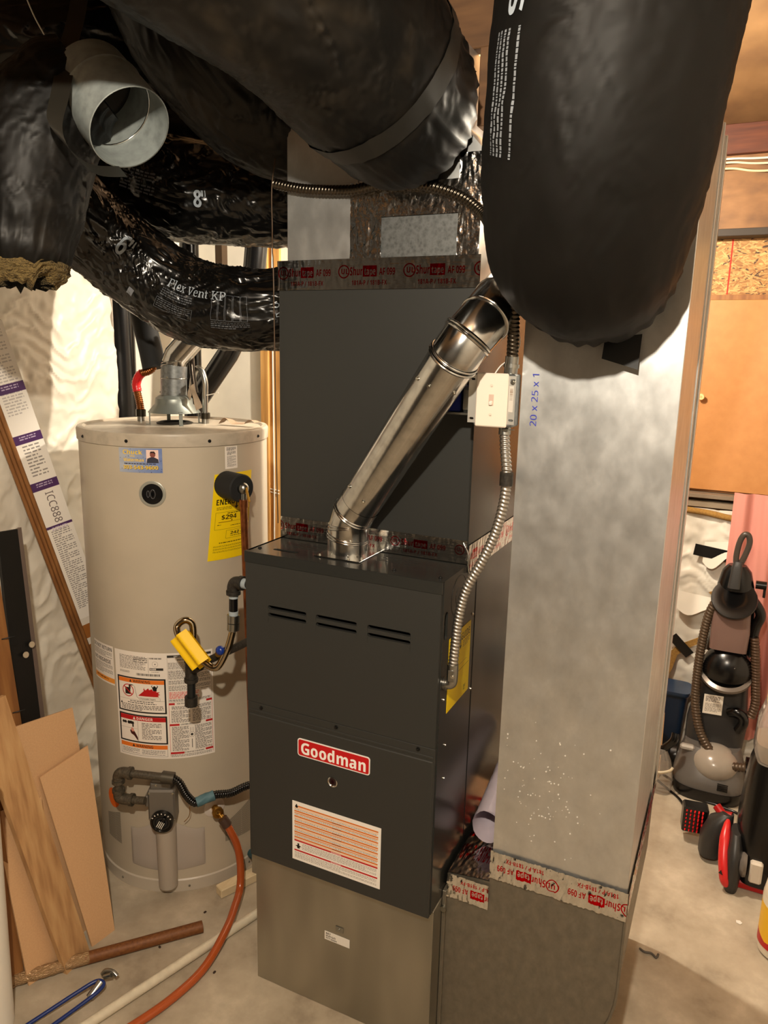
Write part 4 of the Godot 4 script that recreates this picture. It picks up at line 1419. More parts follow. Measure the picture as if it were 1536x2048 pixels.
func heater_labels(t: Node) -> void:
	var paper := Color(0.92, 0.89, 0.85)
	var ink := Color(0.18, 0.17, 0.16)
	var dim := Color(0.42, 0.40, 0.38)
	var red := Color(0.72, 0.06, 0.09)
	var orange := Color(0.90, 0.47, 0.14)
	# ---- large instruction sheet
	var im := sheet(1040, 1170, paper)
	var L := 32
	# data plate
	greek(im, L + 30, 48, 300, 150, 11, dim, 5, 0.5)
	greek(im, L + 200, 60, 150, 60, 3, dim, 6, 0.5)
	rect(im, L + 358, 50, 3, 170, dim)
	for i in 10: rect(im, L + 372 + i * 13, 52, 6 + i % 3 * 2, 14, ink)
	disc(im, L + 430, 120, 30, dim, 28); disc(im, L + 430, 120, 6, ink)
	rect(im, L + 372, 162, 140, 26, ink); rect(im, L + 378, 167, 60, 15, paper)
	greek(im, L + 384, 170, 48, 10, 1, ink, 9)
	greek(im, L + 390, 202, 80, 8, 1, dim, 7)
	for i in 28: rect(im, L + 225 + i * 9, 228, 3 + (i * 7) % 5, 24, ink)
	greek(im, L + 30, 215, 120, 24, 3, dim, 8)
	# warning box
	var bx := func(y: float, h: float) -> void:
		rect(im, 22, y, 540, h, Color(0.05, 0.05, 0.05)); rect(im, 38, y + 15, 508, h - 30, paper)
	bx.call(280.0, 385.0)
	rect(im, 38, 297, 508, 44, orange)
	poly(im, PackedVector2Array([Vector2(170, 334), Vector2(184, 304), Vector2(198, 334)]), ink)
	txt(im, "WARNING", 212, 334, 29, ink, true, 190)
	disc(im, 150, 430, 68, red, 59)
	rect(im, 116, 398, 62, 74, Color(0.12, 0.08, 0.07)); rect(im, 160, 372, 22, 40, Color(0.12, 0.08, 0.07)); rect(im, 168, 362, 40, 10, Color(0.12, 0.08, 0.07))
	poly(im, PackedVector2Array([Vector2(100, 394), Vector2(108, 386), Vector2(202, 470), Vector2(194, 478)]), red)
	var hose := PackedVector2Array([Vector2(206, 362), Vector2(230, 380), Vector2(240, 440), Vector2(252, 490), Vector2(280, 508)])
	for i in hose.size() - 1:
		var d := (hose[i + 1] - hose[i]).normalized().orthogonal() * 2
		poly(im, PackedVector2Array([hose[i] - d, hose[i + 1] - d, hose[i + 1] + d, hose[i] + d]), dim)
	poly(im, PackedVector2Array([Vector2(268, 476), Vector2(330, 420), Vector2(336, 396), Vector2(350, 410), Vector2(380, 384), Vector2(388, 404), Vector2(420, 392), Vector2(430, 414), Vector2(470, 404), Vector2(462, 424), Vector2(500, 424), Vector2(480, 440), Vector2(502, 452), Vector2(478, 462), Vector2(490, 478)]), red)
	poly(im, PackedVector2Array([Vector2(322, 414), Vector2(338, 378), Vector2(336, 400)]), red)
	disc(im, 446, 372, 14, Color.BLACK); poly(im, PackedVector2Array([Vector2(424, 384), Vector2(412, 362), Vector2(424, 346), Vector2(420, 366), Vector2(446, 382), Vector2(474, 366), Vector2(470, 346), Vector2(484, 362), Vector2(470, 386), Vector2(466, 412), Vector2(432, 412)]), Color.BLACK)
	frame(im, 280, 492, 220, 30, 2, dim)
	txt(im, "Flammable Vapors", 292, 514, 15, ink, true, 160)
	rect(im, 40, 524, 504, 2, dim)
	greek(im, 170, 536, 260, 14, 1, ink, 15); greek(im, 140, 556, 320, 14, 1, ink, 16)
	poly(im, PackedVector2Array([Vector2(48, 584), Vector2(62, 556), Vector2(76, 584)]), ink)
	greek(im, 60, 580, 470, 68, 4, dim, 17, 0.55)
	# danger box
	bx.call(690.0, 315.0)
	rect(im, 38, 706, 508, 50, red)
	poly(im, PackedVector2Array([Vector2(190, 748), Vector2(206, 714), Vector2(222, 748)]), paper)
	txt(im, "DANGER", 234, 747, 30, paper, true, 180)
	rect(im, 244, 760, 3, 228, dim); rect(im, 40, 850, 200, 2, dim)
	for q in [[72, 790, 15], [98, 790, 15], [140, 790, 18], [166, 788, 18], [186, 790, 16]]: disc(im, q[0], q[1], q[2], Color(0.06, 0.06, 0.06))
	rect(im, 128, 776, 70, 24, Color(0.06, 0.06, 0.06)); rect(im, 180, 790, 16, 46, Color(0.06, 0.06, 0.06))
	poly(im, PackedVector2Array([Vector2(150, 880), Vector2(174, 846), Vector2(196, 872), Vector2(214, 900), Vector2(240, 950), Vector2(240, 986), Vector2(196, 930), Vector2(160, 912)]), Color(0.25, 0.07, 0.07))
	poly(im, PackedVector2Array([Vector2(160, 872), Vector2(172, 840), Vector2(190, 850), Vector2(202, 882), Vector2(180, 890)]), Color(0.85, 0.58, 0.52))
	greek(im, 290, 776, 210, 190, 11, dim, 21, 0.5)
	# third box
	frame(im, 26, 1018, 530, 130, 3, dim)
	rect(im, 26, 1018, 530, 46, orange)
	poly(im, PackedVector2Array([Vector2(170, 1056), Vector2(186, 1024), Vector2(202, 1056)]), ink)
	txt(im, "WARNING", 214, 1056, 29, ink, true, 190)
	greek(im, 46, 1078, 210, 58, 5, dim, 23, 0.5); greek(im, 280, 1078, 250, 58, 5, dim, 24, 0.5)
	# right column
	var X := 592
	frame(im, X - 8, 24, 440, 512, 2, dim)
	rect(im, X - 8, 24, 440, 26, ink)
	txt(im, "INSTALLATION", X + 60, 46, 14, paper, true, 200)
	txt(im, "INSTRUCTIONS", X + 90, 84, 17, ink, true, 180)
	for k in 4: greek(im, X, [104, 190, 300, 356][k], 420, [76, 100, 46, 60][k], [7, 9, 4, 5][k], dim, 30 + k, 0.55)
	greek(im, X, 424, 300, 78, 6, Color(0.85, 0.45, 0.42), 36, 0.75)
	greek(im, X, 508, 420, 24, 2, dim, 37)
	for k in 3:
		var y: float = [545, 778, 1096][k]
		rect(im, X - 8, y, 60 + k * 40, 22, red); rect(im, X + 370 - k * 10, y - 6, 62 + k * 10, 22, red)
		txt(im, ["FOR YOUR SAFETY READ", "LIGHTING INSTRUCTIONS", "TO TURN OFF GAS TO THE APPLIANCE"][k], X + 74 + k * 30, y + 18, 16, ink, true, 200)
		rect(im, X - 8, y, 3, [225, 310, 46][k], red); rect(im, X + 429, y, 3, [225, 310, 46][k], red)
	greek(im, X + 20, 584, 400, 40, 3, ink, 41, 0.5)
	greek(im, X + 14, 630, 190, 140, 11, dim, 42, 0.6); greek(im, X + 226, 630, 190, 140, 11, dim, 43, 0.6)
	greek(im, X + 14, 812, 170, 276, 22, dim, 44, 0.6); greek(im, X + 246, 812, 176, 276, 22, dim, 45, 0.6)
	disc(im, X + 214, 910, 14, ink); disc(im, X + 214, 910, 30, dim, 27); rect(im, X + 200, 830, 4, 50, dim); rect(im, X + 224, 830, 4, 50, dim); rect(im, X + 210, 960, 8, 100, dim)
	greek(im, X, 1124, 420, 30, 3, dim, 46, 0.55)
	obj("instruction_label", tank_patch(92.5, 31.5, 0.498, 0.866, 0.0007, 48), printed(im, 0.45), t)
	# ---- notice on the left
	im = sheet(360, 420, paper)
	txt(im, "DO NOT RETURN", 10, 62, 40, ink, true, 330)
	greek(im, 10, 78, 330, 66, 5, dim, 51, 0.5)
	txt(im, "NO REGRESE", 14, 200, 40, ink, true, 300)
	greek(im, 10, 216, 330, 110, 8, dim, 52, 0.5)
	rect(im, 0, 350, 360, 52, Color(0.93, 0.60, 0.22))
	greek(im, 40, 364, 230, 24, 1, Color(0.5, 0.25, 0.06), 53)
	obj("return_notice", tank_patch(116.0, 94.0, 0.733, 0.868), printed(im, 0.45), t)
	# ---- plumber's sticker
	im = sheet(520, 300, Color(0.62, 0.66, 0.74))
	for y in 300:
		for x in range(0, 520, 4): rect(im, x, y, 4, 1, Color(0.68, 0.70, 0.74).lerp(Color(0.42, 0.50, 0.70), clampf(x / 520.0 + 0.1 * sin(y * 0.05), 0, 1)))
	var rn := RandomNumberGenerator.new()
	rn.seed = 5
	for i in 40: disc(im, rn.randf() * 520, rn.randf() * 300, 3 + rn.randf() * 3, Color(0.28, 0.33, 0.48))
	var gold := Color(0.93, 0.78, 0.22)
	txt(im, "Chuck", 52, 78, 52, gold, true, 240)
	txt(im, "the", 140, 108, 20, gold, true, 60)
	txt(im, "Waterman", 56, 166, 40, gold, true, 250)
	greek(im, 66, 186, 380, 17, 1, Color(0.12, 0.12, 0.22), 14)
	txt(im, "303-543-9600", 54, 262, 44, Color(0.25, 0.2, 0.1), true, 420)
	txt(im, "303-543-9600", 50, 259, 44, gold, true, 420)
	rect(im, 338, 18, 140, 160, Color(0.92, 0.80, 0.76))
	disc(im, 412, 78, 32, Color(0.52, 0.30, 0.26)); poly(im, PackedVector2Array([Vector2(378, 66), Vector2(388, 38), Vector2(430, 36), Vector2(446, 62), Vector2(436, 70), Vector2(420, 54), Vector2(388, 58)]), Color(0.16, 0.10, 0.09))
	poly(im, PackedVector2Array([Vector2(340, 178), Vector2(348, 126), Vector2(392, 106), Vector2(430, 108), Vector2(474, 132), Vector2(478, 178)]), Color(0.20, 0.21, 0.27))
	obj("service_sticker", tank_patch(81.4, 56.3, 1.443, 1.517), printed(im, 0.35), t)
	# ---- round emblem
	b_emblem(t)
	# ---- small rating plate
	im = sheet(160, 260, paper)
	greek(im, 20, 12, 124, 40, 4, ink, 61, 0.6); greek(im, 26, 60, 114, 44, 4, ink, 62, 0.6); greek(im, 24, 112, 118, 130, 16, dim, 63, 0.6)
	obj("rating_label", tank_patch(20.2, 11.4, 1.446, 1.516), printed(im, 0.45), t)
	# ---- yellow energy guide: hangs a little skewed
	im = energy_print(400, 900)
	im.fill(Color(0.93, 0.80, 0.04))
	var k2 := Color(0.10, 0.08, 0.02)
	txt(im, "ENERGYGUIDE", 38, 322, 58, k2, true, 390)
	poly(im, PackedVector2Array([Vector2(232, 286), Vector2(244, 286), Vector2(244, 350), Vector2(258, 350), Vector2(238, 378), Vector2(218, 350), Vector2(232, 350)]), k2)
	greek(im, 44, 346, 150, 34, 3, k2, 71, 0.4)
	frame(im, 38, 400, 350, 180, 2, k2)
	greek(im, 150, 412, 220, 14, 1, k2, 72)
	txt(im, "$294", 96, 482, 46, k2, true, 150)
	rect(im, 70, 502, 130, 5, Color(0.35, 0.04, 0.03)); poly(im, PackedVector2Array([Vector2(192, 484), Vector2(206, 484), Vector2(199, 506)]), Color(0.35, 0.04, 0.03)); rect(im, 200, 504, 180, 2, k2)
	greek(im, 60, 528, 40, 10, 1, k2, 73); greek(im, 190, 546, 140, 10, 1, k2, 74)
	frame(im, 150, 598, 230, 84, 2, k2)
	txt(im, "242", 194, 644, 30, k2, true, 92)
	greek(im, 300, 632, 40, 10, 1, k2, 75); greek(im, 196, 656, 130, 10, 1, k2, 76)
	greek(im, 90, 718, 300, 12, 1, k2, 77, 0.7)
	for i in 3: greek(im, 40, 752 + i * 28, 330, 18, 2, k2, 78 + i, 0.4)
	var P := PackedVector3Array()
	for j in 11:
		for i in 21:
			var f := j / 10.0
			P.append(around(lerpf(lerpf(33.0, 27.2, f), lerpf(5.0, -1.0, f), i / 20.0), lerpf(1.158, 1.432, f), HR + 0.001))
	var b := MB.new()
	b.grid(P, 21, 11)
	obj("energy_label", b, printed(im, 0.4), t)
	# ---- orange round sticker
	b = MB.new()
	P = PackedVector3Array()
	for j in 13:
		for i in 25:
			var rr := (12 - j) / 12.0 * 0.031
			var a := TAU * i / 24.0
			P.append(around(102.0 + rad_to_deg(rr * cos(a) / HR), 0.312 + rr * sin(a) * 1.15, HR + 0.0008))
	b.grid(P, 25, 13)
	im = sheet(128, 128, Color(0.93, 0.42, 0.10))
	greek(im, 20, 20, 90, 30, 4, Color(0.5, 0.2, 0.05), 81)
	obj("round_sticker", b, mat(Color(0.90, 0.40, 0.10), 0.4), t)
	# ---- screened air openings
	for s in [[110.0, 96.0, 0.148, 0.268, 0.0], [26.0, 6.0, 0.140, 0.265, 0.0]]:
		im = sheet(256, 256, Color(0.66, 0.62, 0.55))
		for j in 16:
			for i in 16: disc(im, i * 16 + (8 if j % 2 else 0), j * 16 + 8, 5.2, Color(0.10, 0.09, 0.08))
		b = MB.new()
		P = PackedVector3Array()
		for j in 2:
			for i in 13:
				var f := i / 12.0
				var sk := 0.05 * (1.0 - f) if s[0] < 50 else 0.03 * (1.0 - f)
				P.append(around(lerpf(s[0], s[1], f), (s[2] + sk * 0.2) if j == 0 else (s[3] - sk * 0.9), HR + 0.0006))
		b.grid(P, 13, 2)
		var pm := printed(im, 0.45)
		pm.uv1_scale = Vector3(1.6, 1.6, 1)
		obj("air_screen", b, pm, t)

func b_emblem(t: Node) -> void:
	var a := deg_to_rad(62.5)
	var out := V(cos(a), 0, sin(a))
	var xf := Transform3D(Basis(Vector3.UP.cross(out), out, Vector3.UP.cross(out).cross(out)), out * (HR - 0.002) + V(0, 1.379, 0))
	var b := MB.new()
	b.lathe([Vector2(0.040, 0.0), Vector2(0.040, 0.004), Vector2(0.036, 0.0055), Vector2(0.031, 0.005)], 40, xf)
	var e := obj("emblem_ring", b, mat(Color(0.62, 0.62, 0.58), 0.3, 0.3), t)
	b = MB.new()
	b.lathe([Vector2(0.0315, 0.004), Vector2(0.0315, 0.0052), Vector2(0.015, 0.0062), Vector2(0.0, 0.0064)], 40, xf)
	obj("emblem_disc", b, mat(Color(0.07, 0.07, 0.075), 0.15), e)
	b = MB.new()
	for s in [[-0.012, 0.004, 0.010], [0.002, 0.007, 0.014]]:
		var path := PackedVector3Array()
		for i in 17: path.append(xf * V(s[0] + s[1] * cos(TAU * i / 16.0), 0.0066, s[2] * sin(TAU * i / 16.0)))
		b.sweep(path, 0.0012, 6)
	obj("emblem_mark", b, mat(Color(0.30, 0.30, 0.31), 0.2), e)

func heater_top(t: Node) -> void:
	var grey_metal := mat(Color(0.50, 0.52, 0.50), 0.42, 0.7)
	# draft hood over the flue
	var b := MB.new()
	b.lathe([Vector2(0.058, 1.561), Vector2(0.060, 1.566), Vector2(0.050, 1.570), Vector2(0.040, 1.566)], 32)
	obj("flue_collar", b, M.iron, t)
	b = MB.new()
	b.lathe([Vector2(0.083, 1.600), Vector2(0.086, 1.6005), Vector2(0.062, 1.628), Vector2(0.060, 1.646), Vector2(0.052, 1.653), Vector2(0.045, 1.657)], 40)
	var hood := obj("draft_hood", b, grey_metal, t)
	for k in 4:
		var a := deg_to_rad(35.0 + 90.0 * k)
		var d := V(cos(a), 0, sin(a))
		b = MB.new()
		b.box(V(-0.006, 0, -0.001), V(0.006, 0.045, 0.001), 0.0, Transform3D(Basis(V(-d.z, 0, d.x), V(0, 1, 0), d), d * 0.082 + V(0, 1.562, 0)))
		b.box(V(-0.006, 0, -0.001), V(0.006, 0.002, 0.012), 0.0, Transform3D(Basis(V(-d.z, 0, d.x), V(0, 1, 0), d), d * 0.082 + V(0, 1.562, 0)))
		obj("hood_leg", b, grey_metal, hood)
	# galvanized vent above the hood
	b = MB.new()
	b.sweep(PackedVector3Array([V(0, 1.652, 0), V(0.002, 1.70, 0), V(0.006, 1.758, 0)]), 0.0425, 36, false, Vector3.RIGHT)
	var vp := obj("vent_pipe", b, M.galv_spangle, t)
	b = MB.new()
	b.sweep(PackedVector3Array([V(0.006, 1.758, 0), V(0.016, 1.785, -0.004), V(0.06, 1.835, -0.02), V(0.16, 1.93, -0.06)]), 0.0425, 36, false, Vector3.RIGHT)
	obj("vent_elbow", b, M.bright, t)
	b = MB.new()
	bead(b, V(0.003, 1.712, 0), Vector3.UP, 0.0425, 0.0015); bead(b, V(0.006, 1.758, 0), V(-0.25, 1, 0), 0.043, 0.002); bead(b, V(0.008, 1.765, 0), V(-0.1, 1, 0), 0.043, 0.002)
	obj("bead", b, M.bright, vp)
	for a in [150.0, 75.0, 20.0]: screw(V(cos(deg_to_rad(a)) * 0.043, 1.665 + (0.05 if a < 100.0 else 0.0), sin(deg_to_rad(a)) * 0.043), V(cos(deg_to_rad(a)), 0, sin(deg_to_rad(a))), 0.0028, M.screw, vp)
	# hot outlet: nipple, copper corrugated connector, red tape, foam sleeve above
	var h := -HC
	b = MB.new()
	b.cyl(V(-0.756, 1.560, -0.451) + h, V(-0.756, 1.578, -0.451) + h, 0.0125, 16)
	obj("nipple", b, M.steel, t)
	b = MB.new()
	b.cyl(V(-0.756, 1.578, -0.451) + h, V(-0.7555, 1.602, -0.451) + h, 0.0175, 6)
	obj("nut", b, mat(Color(0.18, 0.16, 0.12), 0.35, 0.8), t)
	var hot := [V(-0.7555, 1.600, -0.451) + h, V(-0.760, 1.63, -0.451) + h, V(-0.769, 1.668, -0.451) + h, V(-0.768, 1.70, -0.451) + h, V(-0.748, 1.722, -0.453) + h, V(-0.720, 1.731, -0.458) + h, V(-0.703, 1.745, -0.462) + h, V(-0.702, 1.77, -0.465) + h]
	obj("hot_connector", ribbed(spline(hot, 8), 0.0105, 0.0065, 0.0028), mat(Color(0.50, 0.30, 0.15), 0.35, 0.9), t)
	b = MB.new()
	b.sweep(even(spline([V(-0.7665, 1.662, -0.451) + h, V(-0.770, 1.688, -0.451) + h, V(-0.758, 1.714, -0.452) + h, V(-0.744, 1.724, -0.4535) + h], 8), 0.004), func(_s: float, a: float, run: float) -> float: return 0.0148 + 0.0010 * sin(run * 900.0 + a), 16)
	obj("red_tape", b, mat(Color(0.76, 0.10, 0.12), 0.3), t)
	b = MB.new()
	b.sweep(PackedVector3Array([V(-0.701, 1.742, -0.466) + h, V(-0.715, 1.80, -0.468) + h, V(-0.740, 1.88, -0.472) + h, V(-0.775, 1.99, -0.48) + h, V(-0.80, 2.10, -0.49) + h]), 0.039, 28, true, Vector3.RIGHT)
	obj("foam_sleeve", b, M.foam, t)
	# cold inlet: flexible steel loop
	b = MB.new()
	b.cyl(V(-0.534, 1.560, -0.519) + h, V(-0.534, 1.578, -0.519) + h, 0.0125, 16)
	obj("nipple", b, M.steel, t)
	b = MB.new()
	b.cyl(V(-0.534, 1.578, -0.519) + h, V(-0.534, 1.598, -0.519) + h, 0.0165, 6)
	obj("nut", b, mat(Color(0.22, 0.20, 0.16), 0.35, 0.8), t)
	b = MB.new()
	b.sweep(spline([V(-0.534, 1.596, -0.519) + h, V(-0.532, 1.65, -0.519) + h, V(-0.531, 1.70, -0.519) + h, V(-0.543, 1.736, -0.519) + h, V(-0.562, 1.745, -0.52) + h, V(-0.580, 1.722, -0.522) + h, V(-0.594, 1.68, -0.526) + h], 8), 0.0098, 14)
	obj("cold_connector", b, M.steel, t)
	b = MB.new()
	b.sweep(spline([V(-0.556, 1.665, -0.50) + h, V(-0.566, 1.73, -0.50) + h, V(-0.574, 1.80, -0.505) + h, V(-0.583, 1.90, -0.51) + h], 8), 0.0095, 14)
	obj("supply_riser", b, mat(Color(0.30, 0.27, 0.24), 0.25, 0.9), t)
	# paper tags tied to the pipe and a curl of paper on the lid
	for s in [[V(-0.558, 1.700, -0.47), V(-0.008, -0.06, 0.0), V(0.022, 0.004, 0.012), 0.0], [V(-0.546, 1.685, -0.455), V(0.03, -0.075, 0.0), V(0.024, 0.012, 0.004), 1.0]]:
		b = MB.new()
		var P := PackedVector3Array()
		for j in 5:
			for i in 4: P.append(s[0] + h + s[1] * (1.0 - j / 4.0) + s[2] * (i / 3.0) + V(0, 0, 0.004 * sin(j * 1.3 + i + s[3])))
		b.grid(P, 4, 5)
		obj("paper_tag", b, mat(Color(0.72, 0.64, 0.55), 0.8), t)
	b = MB.new()
	b.sweep(PackedVector3Array([V(-0.532, 1.655, -0.515) + h, V(-0.50, 1.662, -0.515) + h, V(-0.47, 1.668, -0.51) + h]), 0.0014, 6)
	obj("cable_tie", b, M.white, t)
	b = MB.new()
	var Q := PackedVector3Array()
	for j in 2:
		for i in 25:
			var f := i / 24.0
			Q.append(V(-0.465 + 0.11 * f, 1.566 + (0.0 if j == 0 else 0.004) + 0.022 * maxf(0.0, sin(f * 9.0)) * (1.0 - 0.3 * f) * (1.0 if j == 0 else 0.55), -0.50 - 0.05 * f + (0.0 if j == 0 else -0.032)) + h)
	b.grid(Q, 25, 2)
	obj("paper_curl", b, mat(Color(0.58, 0.49, 0.40), 0.85), t)

func heater_valves(t: Node) -> void:
	var h := -HC
	# relief valve in its foam plug, copper discharge pipe
	var a := deg_to_rad(19.6)
	var out := V(cos(a), 0, sin(a))
	var b := MB.new()
	b.lathe([Vector2(0.034, -0.01), Vector2(0.043, -0.01), Vector2(0.0435, 0.082), Vector2(0.040, 0.086), Vector2(0.017, 0.086), Vector2(0.015, 0.05), Vector2(0.0, 0.05)], 32, Transform3D(Basis(Vector3.UP.cross(out), out, Vector3.UP.cross(out).cross(out)), out * HR + V(0, 1.397, 0)))
	obj("foam_plug", b, M.foam, t)
	b = MB.new()
	var e := out * (HR + 0.092) + V(0, 1.398, 0)
	b.ball(e, V(0.017, 0.019, 0.017), 16)
	b.cyl(e + V(0, -0.012, 0.0), e + V(0, -0.036, 0.0), 0.0095, 12)
	b.cyl(e - out * 0.02, e, 0.012, 12)
	var rv := obj("relief_valve", b, M.steel, t)
	b = MB.new()
	b.box(V(-0.004, -0.040, -0.001), V(0.005, 0.006, 0.002), 0.001, Transform3D(Basis(Vector3.BACK, 0.25), e + V(0.016, 0.0, 0.006)))
	obj("test_lever", b, M.brass, rv)
	b = MB.new()
	b.cyl(e + V(0, -0.034, 0), e + V(0, -0.058, 0), 0.0135, 18)
	b.cyl(e + V(0, -0.05, 0), V(e.x + 0.035, 0.12, e.z + 0.01), 0.0112, 18)
	obj("discharge_pipe", b, M.copper, t)
	# gas control with piping
	a = deg_to_rad(62.5)
	out = V(cos(a), 0, sin(a))
	var side := V(sin(a), 0, -cos(a))           # to the viewer's right
	var bx := Basis(side, Vector3.UP, out)
	var grey_box := mat(Color(0.46, 0.44, 0.41), 0.4, 0.4)
	b = MB.new()
	b.box(V(-0.046, 0.298, 0.01), V(0.042, 0.412, 0.062), 0.006, Transform3D(bx, out * (HR - 0.015)))
	b.box(V(-0.040, 0.405, 0.012), V(0.030, 0.432, 0.050), 0.004, Transform3D(bx, out * (HR - 0.015)))
	b.box(V(-0.058, 0.345, 0.02), V(-0.04, 0.385, 0.052), 0.004, Transform3D(bx, out * (HR - 0.015)))
	var gv := obj("gas_control", b, grey_box, t)
	for s in [V(-0.040, 0.402, 0.062), V(0.036, 0.402, 0.062), V(-0.040, 0.308, 0.062), V(0.036, 0.308, 0.062), V(-0.02, 0.424, 0.05)]: screw(bx * s + out * (HR - 0.015), out, 0.003, M.screw, gv)
	var kx := Transform3D(Basis(side, out, side.cross(out)), bx * V(0.0, 0.305, 0.06) + out * (HR - 0.015))
	b = MB.new()
	b.lathe([Vector2(0.037, 0.0), Vector2(0.038, 0.004), Vector2(0.0365, 0.016), Vector2(0.030, 0.018), Vector2(0.028, 0.016), Vector2(0.0, 0.016)], 32, kx)
	var kn := obj("knob", b, mat(Color(0.04, 0.04, 0.04), 0.25), gv)
	b = MB.new()
	b.box(V(-0.004, 0.016, -0.026), V(0.004, 0.028, 0.026), 0.002, kx * Transform3D(Basis(Vector3.UP, -0.5), Vector3.ZERO))
	obj("knob_grip", b, mat(Color(0.05, 0.05, 0.05), 0.25), kn)
	b = MB.new()
	for i in 4: b.box(V(-0.010 + i * 0.0055, 0.0283, -0.012), V(-0.0078 + i * 0.0055, 0.0288, 0.012), 0.0, kx * Transform3D(Basis(Vector3.UP, -0.5), Vector3.ZERO))
	for i in 7: b.box(V(-0.0015, 0.0178, -0.0355), V(0.0015, 0.0184, -0.031), 0.0, kx * Transform3D(Basis(Vector3.UP, -1.1 + i * 0.35), Vector3.ZERO))
	obj("knob_marks", b, M.white, kn)
	# tube shaped burner cover and the flat access cover behind it
	b = MB.new()
	var lo := out * (HR + 0.010)
	b.sweep(PackedVector3Array([lo + V(0, 0.032, 0), lo + V(0, 0.036, 0) , lo + V(0, 0.15, 0), lo + V(0, 0.285, 0)]), [0.026, 0.031, 0.033, 0.034], 28, true, V(1, 0, 0.2))
	obj("burner_tube_cover", b, mat(Color(0.66, 0.62, 0.57), 0.4), t)
	b = MB.new()
	var P := PackedVector3Array()
	var n := 40
	for j in 9:
		for i in n + 1:
			var f := float(i) / n
			var q := absf(f - 0.5) * 2.0
			var top := 0.232 + 0.055 * pow(clampf(1.0 - q * 1.25, 0.0, 1.0), 1.3)
			var bot := 0.092 - 0.012 * (1.0 - q)
			var ins := 0.004 if j in [0, 8] or i in [0, n] else 0.0
			P.append(around(lerpf(87.0, 39.5, f), lerpf(bot, top, j / 8.0), HR + 0.006 - ins))
	b.grid(P, n + 1, 9)
	obj("access_cover", b, mat(Color(0.66, 0.62, 0.58), 0.45), t)
	# black iron run into the control
	var iron := MB.new()
	var p0 := V(-0.482, 0.388, -0.103) + h
	var p1 := V(-0.560, 0.384, -0.080) + h
	var p2 := V(-0.566, 0.400, -0.078) + h
	var p3 := V(-0.560, 0.470, -0.080) + h
	var p4 := V(-0.545, 0.480, -0.082) + h
	var p5 := V(-0.405, 0.474, -0.135) + h
	iron.sweep(spline([p0, V(-0.53, 0.386, -0.088) + h, p1, p2, V(-0.566, 0.44, -0.078) + h, p3, p4, V(-0.48, 0.479, -0.105) + h, p5], 6), 0.0125, 16)
	var pr := obj("gas_pipe", iron, M.iron_old, t)
	b = MB.new()
	b.sweep(spline([V(-0.525, 0.386, -0.090) + h, V(-0.552, 0.386, -0.082) + h, V(-0.566, 0.392, -0.078) + h, V(-0.567, 0.415, -0.078) + h], 6), 0.0175, 16)
	b.cyl(V(-0.520, 0.386, -0.0915) + h, V(-0.53, 0.386, -0.0885) + h, 0.0205, 16); b.cyl(V(-0.567, 0.41, -0.078) + h, V(-0.567, 0.42, -0.078) + h, 0.0205, 16)
	obj("pipe_elbow", b, M.iron_old, pr)
	b = MB.new()
	b.sweep(spline([V(-0.566, 0.447, -0.078) + h, V(-0.565, 0.468, -0.079) + h, V(-0.552, 0.480, -0.081) + h, V(-0.525, 0.481, -0.090) + h], 6), 0.0175, 16)
	b.cyl(V(-0.566, 0.442, -0.078) + h, V(-0.566, 0.452, -0.078) + h, 0.0205, 16); b.cyl(V(-0.53, 0.481, -0.088) + h, V(-0.52, 0.481, -0.0915) + h, 0.0205, 16)
	obj("pipe_elbow", b, M.iron_old, pr)
	b = MB.new()
	b.cyl(V(-0.428, 0.476, -0.126) + h, V(-0.392, 0.472, -0.142) + h, 0.0195, 6)
	obj("union_nut", b, mat(Color(0.34, 0.32, 0.28), 0.45, 0.6), pr)
	# corrugated connector with blue tape, going behind the furnace
	obj("corrugated_connector", ribbed(spline([V(-0.395, 0.472, -0.141) + h, V(-0.378, 0.455, -0.150) + h, V(-0.360, 0.412, -0.160) + h, V(-0.342, 0.380, -0.178) + h, V(-0.328, 0.383, -0.197) + h, V(-0.302, 0.391, -0.229) + h, V(-0.272, 0.383, -0.270) + h, V(-0.245, 0.390, -0.315) + h, V(-0.20, 0.40, -0.36) + h], 8), 0.0112, 0.0075, 0.0026), M.abs_pipe, t)
	b = MB.new()
	b.sweep(even(spline([V(-0.340, 0.380, -0.181) + h, V(-0.326, 0.384, -0.200) + h, V(-0.304, 0.391, -0.227) + h], 8), 0.004), func(s: float, ang: float, _r: float) -> float: return 0.0160 + 0.0012 * sin(ang * 5.0 + s * 9.0), 18)
	obj("blue_tape", b, mat(Color(0.30, 0.44, 0.48), 0.6), t)
	b = MB.new()
	b.sweep(spline([V(-0.372, 0.352, -0.186) + h, V(-0.375, 0.33, -0.19) + h, V(-0.385, 0.305, -0.195) + h, V(-0.40, 0.285, -0.19) + h], 6), 0.0012, 6)
	obj("pilot_wire", b, M.brass, t)
	# drain valve
	a = deg_to_rad(33.0)
	out = V(cos(a), 0, sin(a))
	var dx := Transform3D(Basis(Vector3.UP.cross(out), out, Vector3.UP.cross(out).cross(out)), out * (HR - 0.004) + V(0, 0.297, 0))
	b = MB.new()
	b.lathe([Vector2(0.036, 0.0), Vector2(0.036, 0.006), Vector2(0.02, 0.012), Vector2(0.0, 0.012)], 24, dx)
	obj("drain_rosette", b, mat(Color(0.80, 0.76, 0.72), 0.4), t)
	b = MB.new()
	b.lathe([Vector2(0.012, 0.01), Vector2(0.012, 0.035), Vector2(0.019, 0.036), Vector2(0.019, 0.046), Vector2(0.010, 0.047), Vector2(0.009, 0.043), Vector2(0.0, 0.043)], 20, dx)
	b.cyl(out * (HR + 0.022) + V(0.004, 0.292, -0.002), out * (HR + 0.044) + V(0.016, 0.272, -0.008), 0.009, 12)
	obj("drain_valve", b, M.brass, t)

